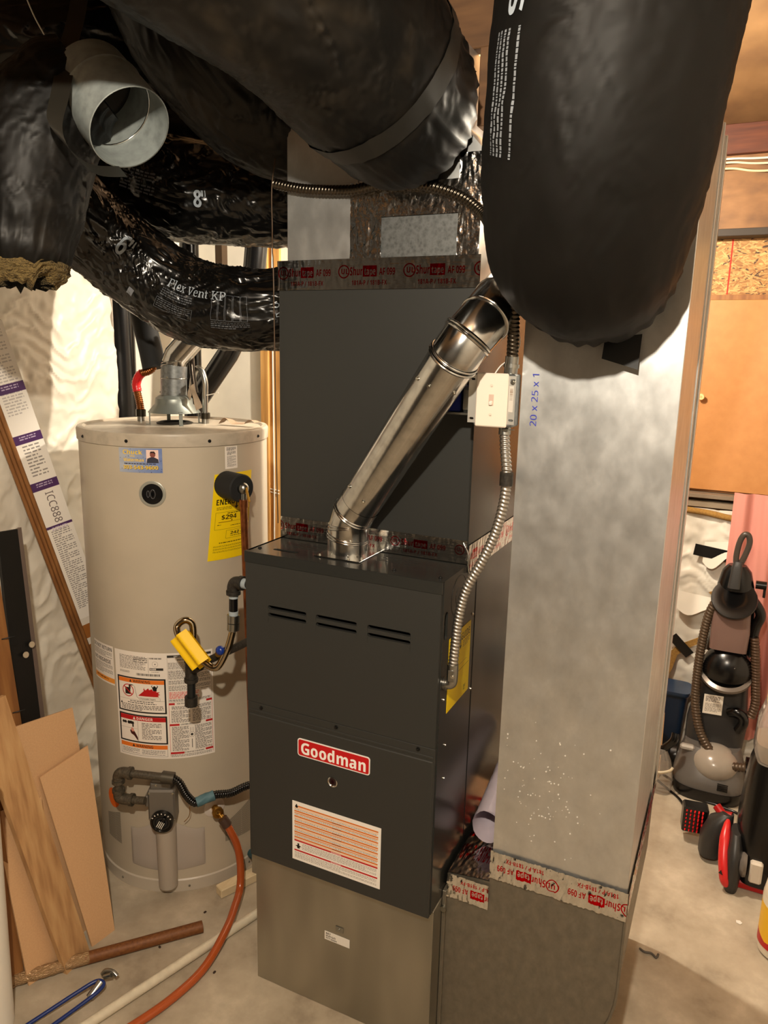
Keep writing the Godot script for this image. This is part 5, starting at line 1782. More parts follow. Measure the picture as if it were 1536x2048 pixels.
# ---------------------------------------------------------------- gas supply line, hose, wall pipes
func wall_pipes() -> void:
	var zg := -0.11
	var t := thing("gas_line", "black iron gas line with a yellow tagged steel connector feeding the furnace", "pipe", V(-0.282, 0.76, zg))
	var off := -t.position
	# main coming from behind the furnace to the tee
	var b := MB.new()
	b.sweep(PackedVector3Array([V(-0.03, 1.035, zg - 0.02) + off, V(-0.26, 0.895, zg) + off]), 0.0115, 16, true, V(0, 0.3, 1))
	obj("main_pipe", b, M.iron, t)
	b = MB.new()
	b.cyl(V(-0.282, 0.845, zg) + off, V(-0.280, 0.915, zg) + off, 0.0175, 18)
	b.cyl(V(-0.2825, 0.842, zg) + off, V(-0.282, 0.853, zg) + off, 0.0205, 18); b.cyl(V(-0.280, 0.906, zg) + off, V(-0.280, 0.917, zg) + off, 0.0205, 18)
	b.cyl(V(-0.28, 0.882, zg) + off, V(-0.248, 0.902, zg) + off, 0.0175, 18)
	obj("tee", b, M.iron, t)
	b = MB.new()
	b.cyl(V(-0.2835, 0.79, zg) + off, V(-0.282, 0.845, zg) + off, 0.0125, 16)
	b.cyl(V(-0.280, 0.915, zg) + off, V(-0.2775, 0.965, zg) + off, 0.0125, 16)
	obj("nipple", b, mat(Color(0.13, 0.14, 0.14), 0.4, 0.4), t)
	b = MB.new()
	b.cyl(V(-0.2855, 0.765, zg) + off, V(-0.2845, 0.793, zg) + off, 0.019, 18)
	obj("drip_cap", b, M.iron, t)
	b = MB.new()
	b.cyl(V(-0.170, 0.957, zg - 0.006) + off, V(-0.162, 0.962, zg + 0.022) + off, 0.010, 14)
	var vb := obj("valve_body", b, M.brass, t)
	b = MB.new()
	b.ball(V(-0.158, 0.972, zg + 0.018) + off, V(0.014, 0.014, 0.012), 14)
	obj("valve_handle", b, mat(Color(0.05, 0.18, 0.50), 0.3), vb)
	# coated steel connector: up from the tee, over, down through the tag and up to the union
	b = MB.new()
	b.sweep(spline([V(-0.2775, 0.955, zg) + off, V(-0.276, 0.985, zg - 0.008) + off, V(-0.283, 1.02, zg - 0.012) + off, V(-0.300, 1.031, zg) + off, V(-0.315, 1.012, zg + 0.016) + off, V(-0.290, 0.982, zg + 0.028) + off, V(-0.245, 0.953, zg + 0.028) + off, V(-0.198, 0.922, zg + 0.024) + off, V(-0.176, 0.916, zg + 0.020) + off, V(-0.160, 0.932, zg + 0.014) + off, V(-0.138, 0.983, zg + 0.006) + off, V(-0.126, 1.030, zg) + off], 10), 0.0105, 18)
	obj("steel_connector", b, mat(Color(0.66, 0.60, 0.50), 0.12, 1.0), t)
	# yellow warning tag folded round the connector
	b = MB.new()
	var P := PackedVector3Array()
	var along := (V(-0.215, 0.925, zg + 0.03) - V(-0.292, 0.998, zg + 0.03)) * 1.02
	var start := V(-0.300, 0.992, zg + 0.045)
	var across := V(0.040, 0.036, 0.0)
	for j in 13:
		for i in 17:
			var f := i / 16.0
			var rip := 0.006 * cos(f * TAU * 1.5) - 0.010 * pow(absf(f - 0.5) * 2.0, 2.0)
			P.append(start + off + along * (1.0 - j / 12.0) + across * (f - 0.30) * 1.25 + V(0, 0, 0.006 + rip))
	b.grid(P, 17, 13)
	var im := sheet(200, 300, Color(0.95, 0.78, 0.05))
	for i in 9: greek(im, 70 + i * 7, 20, 4, 250, 60, Color(0.72, 0.56, 0.04), 90 + i, 0.6)
	var tg := obj("warning_tag", b, printed(im, 0.55), t)
	b = MB.new()
	P = PackedVector3Array()
	for j in 2:
		for i in 9:
			var f := i / 8.0
			P.append(start + off + along * (1.0 - j) + across * (f - 0.28) * 1.1 + V(0.004, -0.006, -0.022 - 0.006 * sin(f * PI)))
	b.grid(P, 9, 2)
	obj("tag_back", b, mat(Color(0.90, 0.72, 0.05), 0.4), tg)
	# union, sealed nipple and elbow into the furnace side
	b = MB.new()
	b.cyl(V(-0.125, 1.034, zg) + off, V(-0.1235, 1.056, zg) + off, 0.018, 6); b.cyl(V(-0.1235, 1.058, zg) + off, V(-0.1225, 1.080, zg) + off, 0.0185, 6)
	obj("union", b, M.steel, t)
	b = MB.new()
	b.cyl(V(-0.1225, 1.078, zg) + off, V(-0.121, 1.142, zg) + off, 0.0125, 16)
	obj("nipple", b, M.abs_pipe, t)
	b = MB.new()
	b.cyl(V(-0.1225, 1.078, zg) + off, V(-0.122, 1.092, zg) + off, 0.0135, 16); b.cyl(V(-0.1212, 1.130, zg) + off, V(-0.121, 1.143, zg) + off, 0.0135, 16)
	b.cyl(V(-0.088, 1.178, zg) + off, V(-0.074, 1.178, zg) + off, 0.0145, 16)
	obj("thread_sealant", b, mat(Color(0.62, 0.66, 0.68), 0.5), t)
	b = MB.new()
	b.sweep(spline([V(-0.121, 1.143, zg) + off, V(-0.121, 1.162, zg) + off, V(-0.113, 1.176, zg) + off, V(-0.090, 1.178, zg) + off], 6), 0.0175, 18)
	b.cyl(V(-0.121, 1.141, zg) + off, V(-0.121, 1.152, zg) + off, 0.0205, 18); b.cyl(V(-0.098, 1.178, zg) + off, V(-0.087, 1.178, zg) + off, 0.0205, 18)
	obj("elbow", b, M.iron, t)
	b = MB.new()
	b.cyl(V(-0.090, 1.178, zg) + off, V(0.0, 1.178, zg) + off, 0.0115, 16)
	obj("inlet_pipe", b, M.iron, t)

	# black drain stack in the corner behind the heater
	b = MB.new()
	b.cyl(V(-1.225, 0.0, -0.83), V(-1.205, 2.748, -0.83), 0.060, 32)
	tag(obj("drain_stack", b, M.abs_pipe), "thick glossy black vertical plastic pipe behind the water heater", "pipe")
	b = MB.new()
	b.sweep(PackedVector3Array([V(-1.02, 1.60, -1.08), V(-0.86, 1.79, -1.08), V(-0.74, 1.98, -1.08), V(-0.70, 2.30, -1.08), V(-0.695, 2.74, -1.08)]), 0.045, 28, true, V(0, 0, 1))
	tag(obj("slanted_pipe", b, M.abs_pipe), "glossy black pipe slanting upward above the water heater", "pipe")
	b = MB.new()
	b.sweep(PackedVector3Array([V(-1.085, 0.0, -1.12), V(-1.085, 1.60, -1.12), V(-1.08, 2.74, -1.12)]), 0.040, 28, true, V(0, 0, 1))
	tag(obj("black_riser", b, M.abs_pipe), "slim black riser pipe against the white alcove wall", "pipe")
	b = MB.new()
	b.box(V(-0.94, 2.03, -1.15), V(-0.905, 2.748, -1.11), 0.002)
	tag(obj("hanger_strip", b, mat(Color(0.45, 0.37, 0.29), 0.6)), "narrow brown strip hanging before the white alcove wall", "strip")
	# stud
	b = MB.new()
	b.box(V(-0.903, 0.0, -1.4), V(-0.860, 2.748, -1.372), 0.002)
	b.box(V(-0.860, 0.0, -1.4), V(-0.805, 2.748, -1.385), 0.001)
	struct("trim_1", b, M.pine)
	b = MB.new()
	b.sweep(spline([V(-0.842, 0.6, -1.38), V(-0.835, 1.2, -1.378), V(-0.84, 1.8, -1.38), V(-0.837, 2.6, -1.38)], 8), 0.0035, 8)
	b.sweep(spline([V(-0.81, 1.15, -1.38), V(-1.05, 1.17, -1.39), V(-1.28, 1.19, -1.39)], 8), 0.0025, 8)
	b.sweep(spline([V(-0.81, 1.165, -1.38), V(-1.05, 1.183, -1.39), V(-1.28, 1.205, -1.39)], 8), 0.0025, 8)
	tag(obj("white_cable", b, M.white), "thin white cable stapled to the stud behind the furnace", "cable")
	# grey strip running behind the duct
	b = MB.new()
	b.box(V(-0.66, 1.812, -0.80), V(-0.02, 1.835, -0.755), 0.002)
	tag(obj("angle_strip", b, M.galv_worn), "grey metal strip running level under the glossy duct", "strip")

# ---------------------------------------------------------------- left corner
# a board given by its lower front corner, its width, its length and its thickness directions
func board(p: Vector3, along: Vector3, up: Vector3, thick: float, bev := 0.001) -> MB:
	var b := MB.new()
	var x := along.normalized()
	var z := along.cross(up).normalized()
	var y := z.cross(x)
	b.box(V(0, 0, -thick), V(along.length(), up.length(), 0), bev, Transform3D(Basis(x, y, z), p))
	return b

# four corners (counter-clockwise from the front) pushed back by a thickness
func panel(a: Vector3, b2: Vector3, c: Vector3, d: Vector3, thick: float) -> MB:
	var b := MB.new()
	var n := -(c - a).cross(d - b2).normalized() * thick
	b.quad(a, b2, c, d)
	b.quad(d + n, c + n, b2 + n, a + n)
	b.quad(a, a + n, b2 + n, b2); b.quad(b2, b2 + n, c + n, c); b.quad(c, c + n, d + n, d); b.quad(d, d + n, a + n, a)
	return b

func blanket(z0: float, z1: float, y0: float, y1: float, nu: int, nv: int, sd: int, depth: float, f: Callable) -> MB:
	var na := FastNoiseLite.new()
	na.seed = sd
	na.frequency = 1.0
	na.fractal_type = FastNoiseLite.FRACTAL_RIDGED
	na.fractal_octaves = 1
	var nb := FastNoiseLite.new()
	nb.seed = sd + 5
	nb.frequency = 1.0
	var P := PackedVector3Array()
	for j in nv + 1:
		for i in nu + 1:
			var z := lerpf(z0, z1, float(i) / nu)
			var y := lerpf(y0, y1, float(j) / nv)
			var w := 0.55 * nb.get_noise_2d(z * 1.7, y * 1.3)
			var d := depth * na.get_noise_2d(z * 0.8 + w, y * 5.0 + z * 1.1 + w * 3.0)
			d += depth * 0.16 * na.get_noise_2d(z * 1.6 + 7.0, y * 13.0 + z * 2.0 + w * 5.0)
			d += 0.030 * nb.get_noise_2d(z * 0.9 + 3.0, y * 1.5)
			P.append(f.call(z, y, d))
	var b := MB.new()
	b.grid(P, nu + 1, nv + 1)
	return b

func left_corner() -> void:
	# white faced insulation on the left wall
	var t := thing("insulation_blanket", "wrinkled white vinyl faced insulation covering the left wall", "insulation", V(-1.2, 0, 0))
	obj("facing", blanket(1.3, -0.70, 0.0, 2.74, 260, 360, 9, 0.009, func(z: float, y: float, d: float) -> Vector3: return V(0.085 + d, y, z)), M.vinyl, t)
	var b := MB.new()
	b.box(V(-0.1, 0.0, -0.715), V(0.085, 2.74, -0.69), 0.01)
	obj("edge_strip", b, mat(Color(0.62, 0.58, 0.53), 0.6), t)
	# long plastic wrapped package leaning behind the heater
	t = thing("trim_package", "long plastic wrapped wood trim package with purple bands leaning behind the heater", "package", V(-0.985, 0.0, -0.46))
	var off := -t.position
	var lo := V(-0.965, 0.40, -0.46)
	var hi := V(-1.01, 1.86, -0.03)
	var up := (hi - lo)
	var nrm := V(0.85, 0.12, 0.5).normalized()
	nrm = (nrm - up.normalized() * nrm.dot(up.normalized())).normalized()
	var along := up.normalized().cross(nrm).normalized() * -0.088
	if along.z > 0: along = -along
	var back := along.cross(up)
	b = board(lo + off, along, up, 0.03, 0.002)
	obj("wood_stock", b, M.pine_dark, t)
	var im := sheet(150, 2000, Color(0.90, 0.88, 0.85))
	greek(im, 20, 30, 110, 360, 28, Color(0.72, 0.70, 0.69), 301, 0.5)
	for y in [250, 470, 690, 905]:
		rect(im, 0, y, 150, 40 if y < 900 else 12, Color(0.28, 0.16, 0.36))
		greek(im, 30, y + 8, 90, 20, 2, Color(0.7, 0.65, 0.75), 302 + y, 0.5)
	greek(im, 30, 520, 90, 150, 10, Color(0.55, 0.53, 0.52), 311, 0.4)
	txt(im, "ICC888", 60, 745, 44, Color(0.40, 0.36, 0.36), false, 150, PI / 2)
	greek(im, 20, 930, 110, 420, 40, Color(0.58, 0.56, 0.55), 312, 0.5)
	rect(im, 0, 1400, 150, 600, Color(0.60, 0.38, 0.18))
	for k in 3: rect(im, 0, 1400 + k * 110, 150, 36, Color(0.85, 0.82, 0.78))
	var nn := along.cross(up).normalized() * 0.002
	obj("printed_face", plate(lo + off + nn, along, up, 0.0006), printed(im, 0.3), t)
	b = MB.new()
	for k in 3: b.sweep(PackedVector3Array([lo + off - along.normalized() * (0.006 + k * 0.012) + nn * (1.0 - k * 4.0), hi + off - along.normalized() * (0.006 + k * 0.012) + nn * (1.0 - k * 4.0)]), 0.007, 8)
	obj("trim_strip", b, M.pine_dark, t)
	# black painted board, edge pale, leaning against the insulation
	t = thing("black_board", "flat black board with a pale edge leaning on the insulation", "board", V(-0.85, 0, -0.12))
	off = -t.position
	b = panel(V(-0.79, 0.0, 0.075) + off, V(-0.79, 0.0, -0.015) + off, V(-0.905, 1.243, -0.05) + off, V(-0.905, 1.247, 0.02) + off, 0.012)
	obj("face", b, mat(Color(0.035, 0.035, 0.037), 0.5), t)
	b = panel(V(-0.79, 0.0, -0.0155) + off, V(-0.80, 0.0, -0.040) + off, V(-0.915, 1.243, -0.072) + off, V(-0.905, 1.243, -0.051) + off, 0.01)
	obj("edge", b, mat(Color(0.46, 0.40, 0.37), 0.6), t)
	for k in [[0.35, 0.02], [0.37, -0.01], [0.60, 0.0], [0.62, -0.025]]:
		b = MB.new()
		var p := V(lerpf(-0.79, -0.905, k[0]), 1.245 * k[0] + 0.1, 0.03 + k[1] - 0.06 * k[0]) + off
		b.cyl(p, p + V(0.003, 0.0005, 0), 0.010, 12)
		obj("plug", b, mat(Color(0.70, 0.64, 0.55), 0.6), t)
	# rough timber propped in front of it
	t = thing("timber", "rough brown timber with bent nails propped at the left", "timber", V(-0.76, 0, 0.17))
	off = -t.position
	b = panel(V(-0.70, 0.0, 0.30) + off, V(-0.70, 0.0, 0.10) + off, V(-0.83, 1.15, 0.085) + off, V(-0.83, 1.15, 0.25) + off, 0.038)
	obj("plank", b, M.pine_dark, t)
	b = MB.new()
	for k in [[0.72, 0.115], [0.64, 0.16], [0.95, 0.11]]:
		var p := V(-0.70 - 0.113 * k[0], k[0], k[1]) + off
		b.sweep(PackedVector3Array([p, p + V(0.012, 0.003, -0.012), p + V(0.018, 0.003, -0.03)]), 0.0018, 6)
	obj("nail", b, M.screw_dark, t)
	b = panel(V(-0.738, 0.62, 0.235) + off, V(-0.742, 0.62, 0.215) + off, V(-0.772, 0.90, 0.245) + off, V(-0.768, 0.90, 0.265) + off, 0.006)
	obj("paper_strip", b, mat(Color(0.80, 0.74, 0.66), 0.7), t)
	# hardboard sheets and a plank leaning in a row
	b = panel(V(-0.585, 0.0, 0.205), V(-0.585, 0.0, -0.02), V(-0.70, 0.690, -0.035), V(-0.715, 0.715, 0.18), 0.006)
	tag(obj("hardboard_sheet", b, M.hardboard), "tan hardboard sheet, the rearmost and tallest of those leaning by the heater", "hardboard")
	b = panel(V(-0.515, 0.0, 0.112), V(-0.505, 0.0, 0.030), V(-0.655, 0.565, -0.045), V(-0.665, 0.545, 0.13), 0.006)
	tag(obj("hardboard_sheet", b, M.hardboard), "clean cut tan hardboard sheet leaning nearest the water heater", "hardboard")
	b = panel(V(-0.500, 0.0, 0.222), V(-0.508, 0.0, 0.128), V(-0.645, 0.86, 0.232), V(-0.642, 0.86, 0.335), 0.016)
	tag(obj("plank", b, M.plank), "worn softwood plank slanting across the hardboard sheets", "plank")
	b = panel(V(-0.565, 0.0, 0.300), V(-0.545, 0.0, 0.195), V(-0.640, 0.50, 0.150), V(-0.66, 0.52, 0.29), 0.006)
	tag(obj("hardboard_sheet", b, M.hardboard), "small tan hardboard offcut half hidden behind the slanting plank", "hardboard")
	b = panel(V(-0.600, 0.0, 0.340), V(-0.590, 0.0, 0.292), V(-0.67, 0.72, 0.272), V(-0.68, 0.72, 0.33), 0.02)
	tag(obj("dark_plank", b, M.pine_dark), "dark brown board standing behind the white tube", "plank")
	# white tube at the picture's left border
	b = MB.new()
	b.lathe([Vector2(0.0, 0.002), Vector2(0.05, 0.002), Vector2(0.05, 0.70), Vector2(0.053, 0.705), Vector2(0.053, 0.735), Vector2(0.045, 0.752), Vector2(0.0, 0.755)], 32, Transform3D(Basis(Vector3.BACK, -0.03), V(-0.541, 0.0, 0.430)))
	tag(obj("white_tube", b, M.white), "white capped plastic tube standing in front of the leaning boards", "tube")

func floor_things() -> void:
	# copper pipe still partly in its plastic sleeve
	var t := thing("copper_pipe", "tarnished copper pipe with a plastic sleeve lying on the floor", "pipe", V(-0.42, 0.018, 0.12))
	var off := -t.position
	var b := MB.new()
	b.cyl(V(-0.255, 0.0185, -0.092) + off, V(-0.50, 0.0185, 0.188) + off, 0.018, 20)
	obj("pipe", b, tri_tex(mat(Color(1, 1, 1), 0.6, 0.15), noise_tex(0.03, [Color(0.34, 0.19, 0.08), Color(0.45, 0.27, 0.12), Color(0.52, 0.34, 0.18)], 122, 4), Vector3(6, 6, 6)), t)
	b = MB.new()
	b.sweep(even(PackedVector3Array([V(-0.475, 0.020, 0.160) + off, V(-0.64, 0.020, 0.368) + off]), 0.005), func(_s: float, a: float, run: float) -> float: return 0.0175 + 0.0015 * sin(a * 3.0 + run * 90.0) * sin(run * 140.0), 18)
	obj("plastic_sleeve", b, bump(mat(Color(0.62, 0.50, 0.36), 0.12, 0.35), noise_tex(0.05, [grey(0), grey(1)], 121, 3), 0.3), t)
	# white plastic pipes
	b = MB.new()
	b.cyl(V(-0.06, 0.0145, -0.47), V(-0.33, 0.0145, 0.40), 0.014, 20)
	tag(obj("plastic_pipe", b, tri_tex(mat(Color(0.86, 0.82, 0.73), 0.4), noise_tex(0.02, [grey(0.88), grey(1.0)], 123, 3), Vector3(3, 3, 3))), "long white plastic pipe lying on the floor beside the hose", "pipe")
	b = MB.new()
	b.box(V(-0.02, 0.0, -0.02), V(0.02, 0.032, 0.50), 0.003, Transform3D(Basis(Vector3.UP, 2.72), V(-0.30, 0.0, -0.26)))
	tag(obj("wood_batten", b, tri_tex(mat(Color(1, 1, 1), 0.6), noise_tex(0.01, [Color(0.78, 0.70, 0.55), Color(0.86, 0.79, 0.66)], 125, 4), Vector3(8, 8, 1))), "pale painted wooden batten lying behind the metal stand", "batten")
	# drain hose
	t = thing("drain_hose", "orange brown garden hose running from the heater drain over the floor", "hose", V(-0.25, 0.012, -0.29))
	off = -t.position
	b = MB.new()
	b.sweep(spline([V(-0.291, 0.272, -0.265) + off, V(-0.272, 0.242, -0.268) + off, V(-0.252, 0.19, -0.275) + off, V(-0.238, 0.12, -0.272) + off, V(-0.222, 0.060, -0.245) + off, V(-0.198, 0.044, -0.185) + off, V(-0.168, 0.036, -0.10) + off, V(-0.148, 0.016, 0.03) + off, V(-0.160, 0.013, 0.15) + off, V(-0.195, 0.013, 0.27) + off, V(-0.25, 0.013, 0.40) + off], 12), 0.0125, 20)
	obj("hose", b, mat(Color(0.64, 0.30, 0.13), 0.22), t)
	b = MB.new()
	b.cyl(V(-0.300, 0.286, -0.261) + off, V(-0.283, 0.260, -0.267) + off, 0.0165, 14)
	obj("coupling", b, mat(Color(0.30, 0.22, 0.18), 0.5, 0.3), t)
	b = MB.new()
	b.sweep(spline([V(-0.30, 0.05, -0.42) + off, V(-0.27, 0.06, -0.40) + off, V(-0.25, 0.075, -0.385) + off], 6), 0.016, 12)
	obj("teal_wrap", b, mat(Color(0.14, 0.30, 0.34), 0.6), t)
	# blue wire clothes hanger shaped clamp in a plastic bag
	t = thing("bar_clamp", "small blue wire handled clamp in clear plastic on the floor", "clamp", V(-0.385, 0.0, 0.27))
	off = -t.position
	b = MB.new()
	b.sweep(spline([V(-0.46, 0.012, 0.43) + off, V(-0.435, 0.018, 0.36) + off, V(-0.400, 0.030, 0.275) + off, V(-0.375, 0.038, 0.228) + off, V(-0.352, 0.036, 0.222) + off, V(-0.350, 0.030, 0.245) + off, V(-0.368, 0.020, 0.30) + off, V(-0.395, 0.012, 0.39) + off, V(-0.41, 0.012, 0.44) + off], 8), 0.0055, 10)
	obj("handle", b, mat(Color(0.05, 0.16, 0.42), 0.35), t)
	b = MB.new()
	b.cyl(V(-0.362, 0.036, 0.222) + off, V(-0.366, 0.016, 0.262) + off, 0.012, 16)
	b.cyl(V(-0.372, 0.03, 0.20) + off, V(-0.352, 0.04, 0.192) + off, 0.008, 12)
	b.sweep(spline([V(-0.385, 0.03, 0.196) + off, V(-0.375, 0.042, 0.19) + off, V(-0.355, 0.044, 0.186) + off, V(-0.338, 0.035, 0.185) + off], 6), 0.006, 10)
	obj("jaw", b, M.steel, t)
	# concrete crumbs
	var rn := RandomNumberGenerator.new()
	rn.seed = 77
	for p in [V(-0.30, 0, -0.16), V(-0.12, 0, 0.02), V(-0.33, 0, 0.02), V(-0.05, 0, -0.12)]:
		b = MB.new()
		b.ball(Vector3.ZERO, V(0.006, 0.003, 0.004), 8, Transform3D(Basis(Vector3.UP, rn.randf() * 6.0), p + V(0, 0.002, 0)))
		tag(obj("dirt_crumb", b, mat(Color(0.20, 0.13, 0.08), 0.8)), "dark brown crumb of dirt on the concrete floor", "debris", "crumbs on the floor")
	b = MB.new()
	b.prism(PackedVector2Array([Vector2(-0.008, -0.006), Vector2(0.004, -0.009), Vector2(0.010, 0.0), Vector2(0.003, 0.009), Vector2(-0.009, 0.006)]), 0.0, 0.002, Transform3D(Basis(Vector3.RIGHT, -PI / 2), V(1.285, 0.0005, -0.925)))
	tag(obj("paper_scrap", b, M.white), "small white paper scrap on the floor near the bottle", "scrap")
	b = MB.new()
	b.sweep(spline([V(1.005, 0.004, -0.655), V(1.02, 0.006, -0.645), V(1.04, 0.005, -0.65), V(1.055, 0.004, -0.64), V(1.06, 0.006, -0.655)], 6), 0.0035, 8)
	tag(obj("wire_scrap", b, mat(Color(0.30, 0.28, 0.25), 0.5)), "small grey scrap of wire on the floor beside the boot", "scrap")
	# rolled papers tucked between furnace and return duct
	t = thing("paper_roll", "rolled plastic bag of manuals tucked between furnace and return duct", "roll", V(0.60, 0.515, -0.30))
	b = MB.new()
	var P := PackedVector3Array()
	var nz := FastNoiseLite.new()
	nz.seed = 12
	nz.frequency = 1.0
	for j in 31:
		for i in 25:
			var a := TAU * 1.15 * i / 24.0 + 0.6
			var r := 0.046 + 0.004 * i / 24.0 + 0.003 * nz.get_noise_2d(i * 0.6, j * 0.5)
			P.append(V(0.008 + r * cos(a) * 0.85, 0.048 + r * sin(a) + 0.10 * (j / 30.0), 0.06 - 0.36 * j / 30.0))
	b.grid(P, 25, 31)
	obj("sheet", b, mat(Color(0.74, 0.70, 0.74), 0.3), t)

# ---------------------------------------------------------------- back wall at the right
func osb_material() -> StandardMaterial3D:
	var im := sheet(1024, 512, Color(0.62, 0.45, 0.24))
	var rn := RandomNumberGenerator.new()
	rn.seed = 9
	for k in 2600:
		var p := Vector2(rn.randf() * 1024, rn.randf() * 512)
		var d := Vector2.from_angle(rn.randfn(0.0, 0.55)) * rn.randf_range(14, 46)
		var w := d.normalized().orthogonal() * rn.randf_range(3, 10)
		var f := rn.randf()
		var c := Color(0.50, 0.33, 0.15).lerp(Color(0.80, 0.64, 0.40), f)
		if rn.randf() < 0.06: c = Color(0.25, 0.15, 0.06)
		poly(im, PackedVector2Array([p - d - w * 0.6, p + d * 0.3 - w, p + d, p + d * 0.2 + w, p - d * 0.8 + w * 0.7]), c)
	return printed(im, 0.65)

func back_wall_things() -> void:
	var b := MB.new()
	b.box(V(0.2, 2.635, -2.1), V(2.5, 2.75, -2.055), 0.002)
	struct("trim_2", b, M.beam)
	b = MB.new()
	b.box(V(0.12, 2.495, -0.31), V(0.95, 2.75, -0.27), 0.002)
	b.box(V(0.478, 2.33, -0.31), V(0.650, 2.497, -0.27), 0.002)
	var jo := struct("trim_8", b, M.joist)
	var st := sheet(200, 100, Color(0.12, 0.07, 0.03, 0.0))
	txt(st, "OC", 20, 80, 60, Color(0.14, 0.08, 0.04), true, 150)
	obj("stamp", plate(V(0.545, 2.56, -0.2698), V(0.12, 0, 0), V(0, 0.06, 0), 0.0004), printed(st, 0.8, true), jo)
	b = MB.new()
	b.box(V(0.2, 2.335, -2.1), V(2.5, 2.635, -2.085))
	struct("trim_3", b, M.kraft)
	b = MB.new()
	b.box(V(0.2, 2.308, -2.1), V(2.5, 2.337, -1.99), 0.002)
	struct("trim_4", b, mat(Color(0.20, 0.17, 0.14), 0.7))
	b = MB.new()
	for i in 4: b.quad(V(0.2 + i * 0.575, 2.083, -2.08), V(0.775 + i * 0.575, 2.083, -2.08), V(0.775 + i * 0.575, 2.308, -2.08), V(0.2 + i * 0.575, 2.308, -2.08))
	struct("wall_rim", b, osb_material())
	b = MB.new()
	b.box(V(0.988, 2.085, -2.0805), V(0.994, 2.307, -2.0792))
	tag(obj("chalk_line", b, mat(Color(0.75, 0.16, 0.10), 0.8)), "red snapped chalk line on the strand board", "mark")
	b = MB.new()
	b.box(V(0.2, 2.062, -2.1), V(2.5, 2.083, -2.072), 0.001)
	struct("trim_5", b, M.pine_dark)
	var t := thing("wall_hatch", "large smooth tan hatch board with a small knob on the back wall", "hatch", V(1.35, 1.245, -2.09))
	b = MB.new()
	b.box(V(-1.12, 0.0, 0.0), V(1.1, 0.817, 0.018), 0.001)
	obj("sheet", b, M.hardboard_wall, t)
	b = MB.new()
	b.lathe([Vector2(0.006, 0.0), Vector2(0.006, 0.014), Vector2(0.013, 0.018), Vector2(0.0145, 0.024), Vector2(0.012, 0.029), Vector2(0.0, 0.030)], 24, Transform3D(Basis(Vector3.RIGHT, PI / 2), V(-0.413, 0.408, 0.018)))
	obj("knob", b, mat(Color(0.85, 0.70, 0.48), 0.4), t)
	# shelf edge boards beneath the panel
	b = MB.new()
	b.box(V(0.2, 1.214, -2.1), V(2.5, 1.232, -2.02), 0.001)
	struct("trim_6", b, mat(Color(0.46, 0.40, 0.33), 0.7))
	b = MB.new()
	b.box(V(0.2, 1.170, -2.1), V(2.5, 1.198, -2.04), 0.001)
	struct("trim_7", b, mat(Color(0.52, 0.46, 0.38), 0.7))
	# cables along the wall
	for k in 3:
		b = MB.new()
		var y: float = [2.612, 2.598, 2.575][k]
		b.sweep(spline([V(0.3, y + 0.004, -2.04), V(0.8, y - 0.002, -2.035), V(0.95, y, -2.03), V(1.1, y - 0.006 - k * 0.006, -2.03), V(1.5, y + 0.002, -2.035), V(2.3, y, -2.04)], 10), 0.0045, 8)
		tag(obj("wall_cable", b, mat([Color(0.86, 0.82, 0.74), Color(0.80, 0.75, 0.64), Color(0.85, 0.78, 0.60)][k], 0.5)), ["white cable, the uppermost of three strung under the beam", "greyish cable, the middle one of three strung under the beam", "yellowish cable, the lowest of three strung under the beam"][k], "cable", "cables under the beam")
	# torn white insulation
	t = thing("torn_insulation", "torn white faced insulation taped to the back wall", "insulation", V(1.2, 0, -2.06))
	var face := blanket(0.2, 2.4, 0.0, 1.165, 200, 150, 15, 0.010, func(z: float, y: float, d: float) -> Vector3: return V(z - 1.2, y, 0.02 + d))
	obj("facing", face, M.vinyl, t)
	# ragged openings that show the brown wool, each a low mound over the facing
	for rp in [[V(1.02, 0.50, 0), PackedVector2Array([Vector2(-0.10, -0.17), Vector2(-0.075, -0.10), Vector2(-0.06, -0.03), Vector2(-0.02, 0.01), Vector2(0.05, 0.06), Vector2(0.13, 0.12), Vector2(0.10, 0.17), Vector2(0.02, 0.07), Vector2(-0.06, 0.02), Vector2(-0.10, -0.03), Vector2(-0.115, -0.10)])], [V(1.12, 0.80, 0), PackedVector2Array([Vector2(-0.06, -0.01), Vector2(0.0, -0.05), Vector2(0.06, -0.03), Vector2(0.10, 0.06), Vector2(0.04, 0.04)])], [V(0.95, 0.33, 0), PackedVector2Array([Vector2(-0.05, -0.01), Vector2(0.0, -0.02), Vector2(0.06, -0.005), Vector2(0.02, 0.01), Vector2(-0.03, 0.008)])]]:
		b = MB.new()
		b.prism(rp[1], 0.040, 0.046, Transform3D(Basis(), V(rp[0].x - 1.2, rp[0].y, 0.0)))
		obj("torn_opening", b, M.wool, t)
	# loose flaps of facing
	for f in [[V(1.02, 1.02, 0), V(0.17, 0.02, 0), 0.12], [V(0.93, 0.78, 0), V(0.22, -0.02, 0), 0.10]]:
		b = MB.new()
		var P := PackedVector3Array()
		for j in 7:
			for i in 13:
				var q := i / 12.0
				P.append(V(f[0].x - 1.2, f[0].y, 0.045) + f[1] * q + V(0, -f[2] * (1.0 - j / 6.0) * (0.75 + 0.25 * sin(q * 7.0)), 0.012 * sin(q * 4.0) * (1.0 - j / 6.0) + 0.012 * (1.0 - j / 6.0)))
		b.grid(P, 13, 7)
		obj("loose_flap", b, M.vinyl, t)
	b = MB.new()
	b.sweep(spline([V(0.80, 1.158, 0.02) - V(1.2, 0, 0), V(1.0, 1.150, 0.03) - V(1.2, 0, 0), V(1.12, 1.135, 0.03) - V(1.2, 0, 0), V(1.25, 1.14, 0.03) - V(1.2, 0, 0)], 8), 0.014, 10)
	obj("wool_edge", b, M.wool, t)
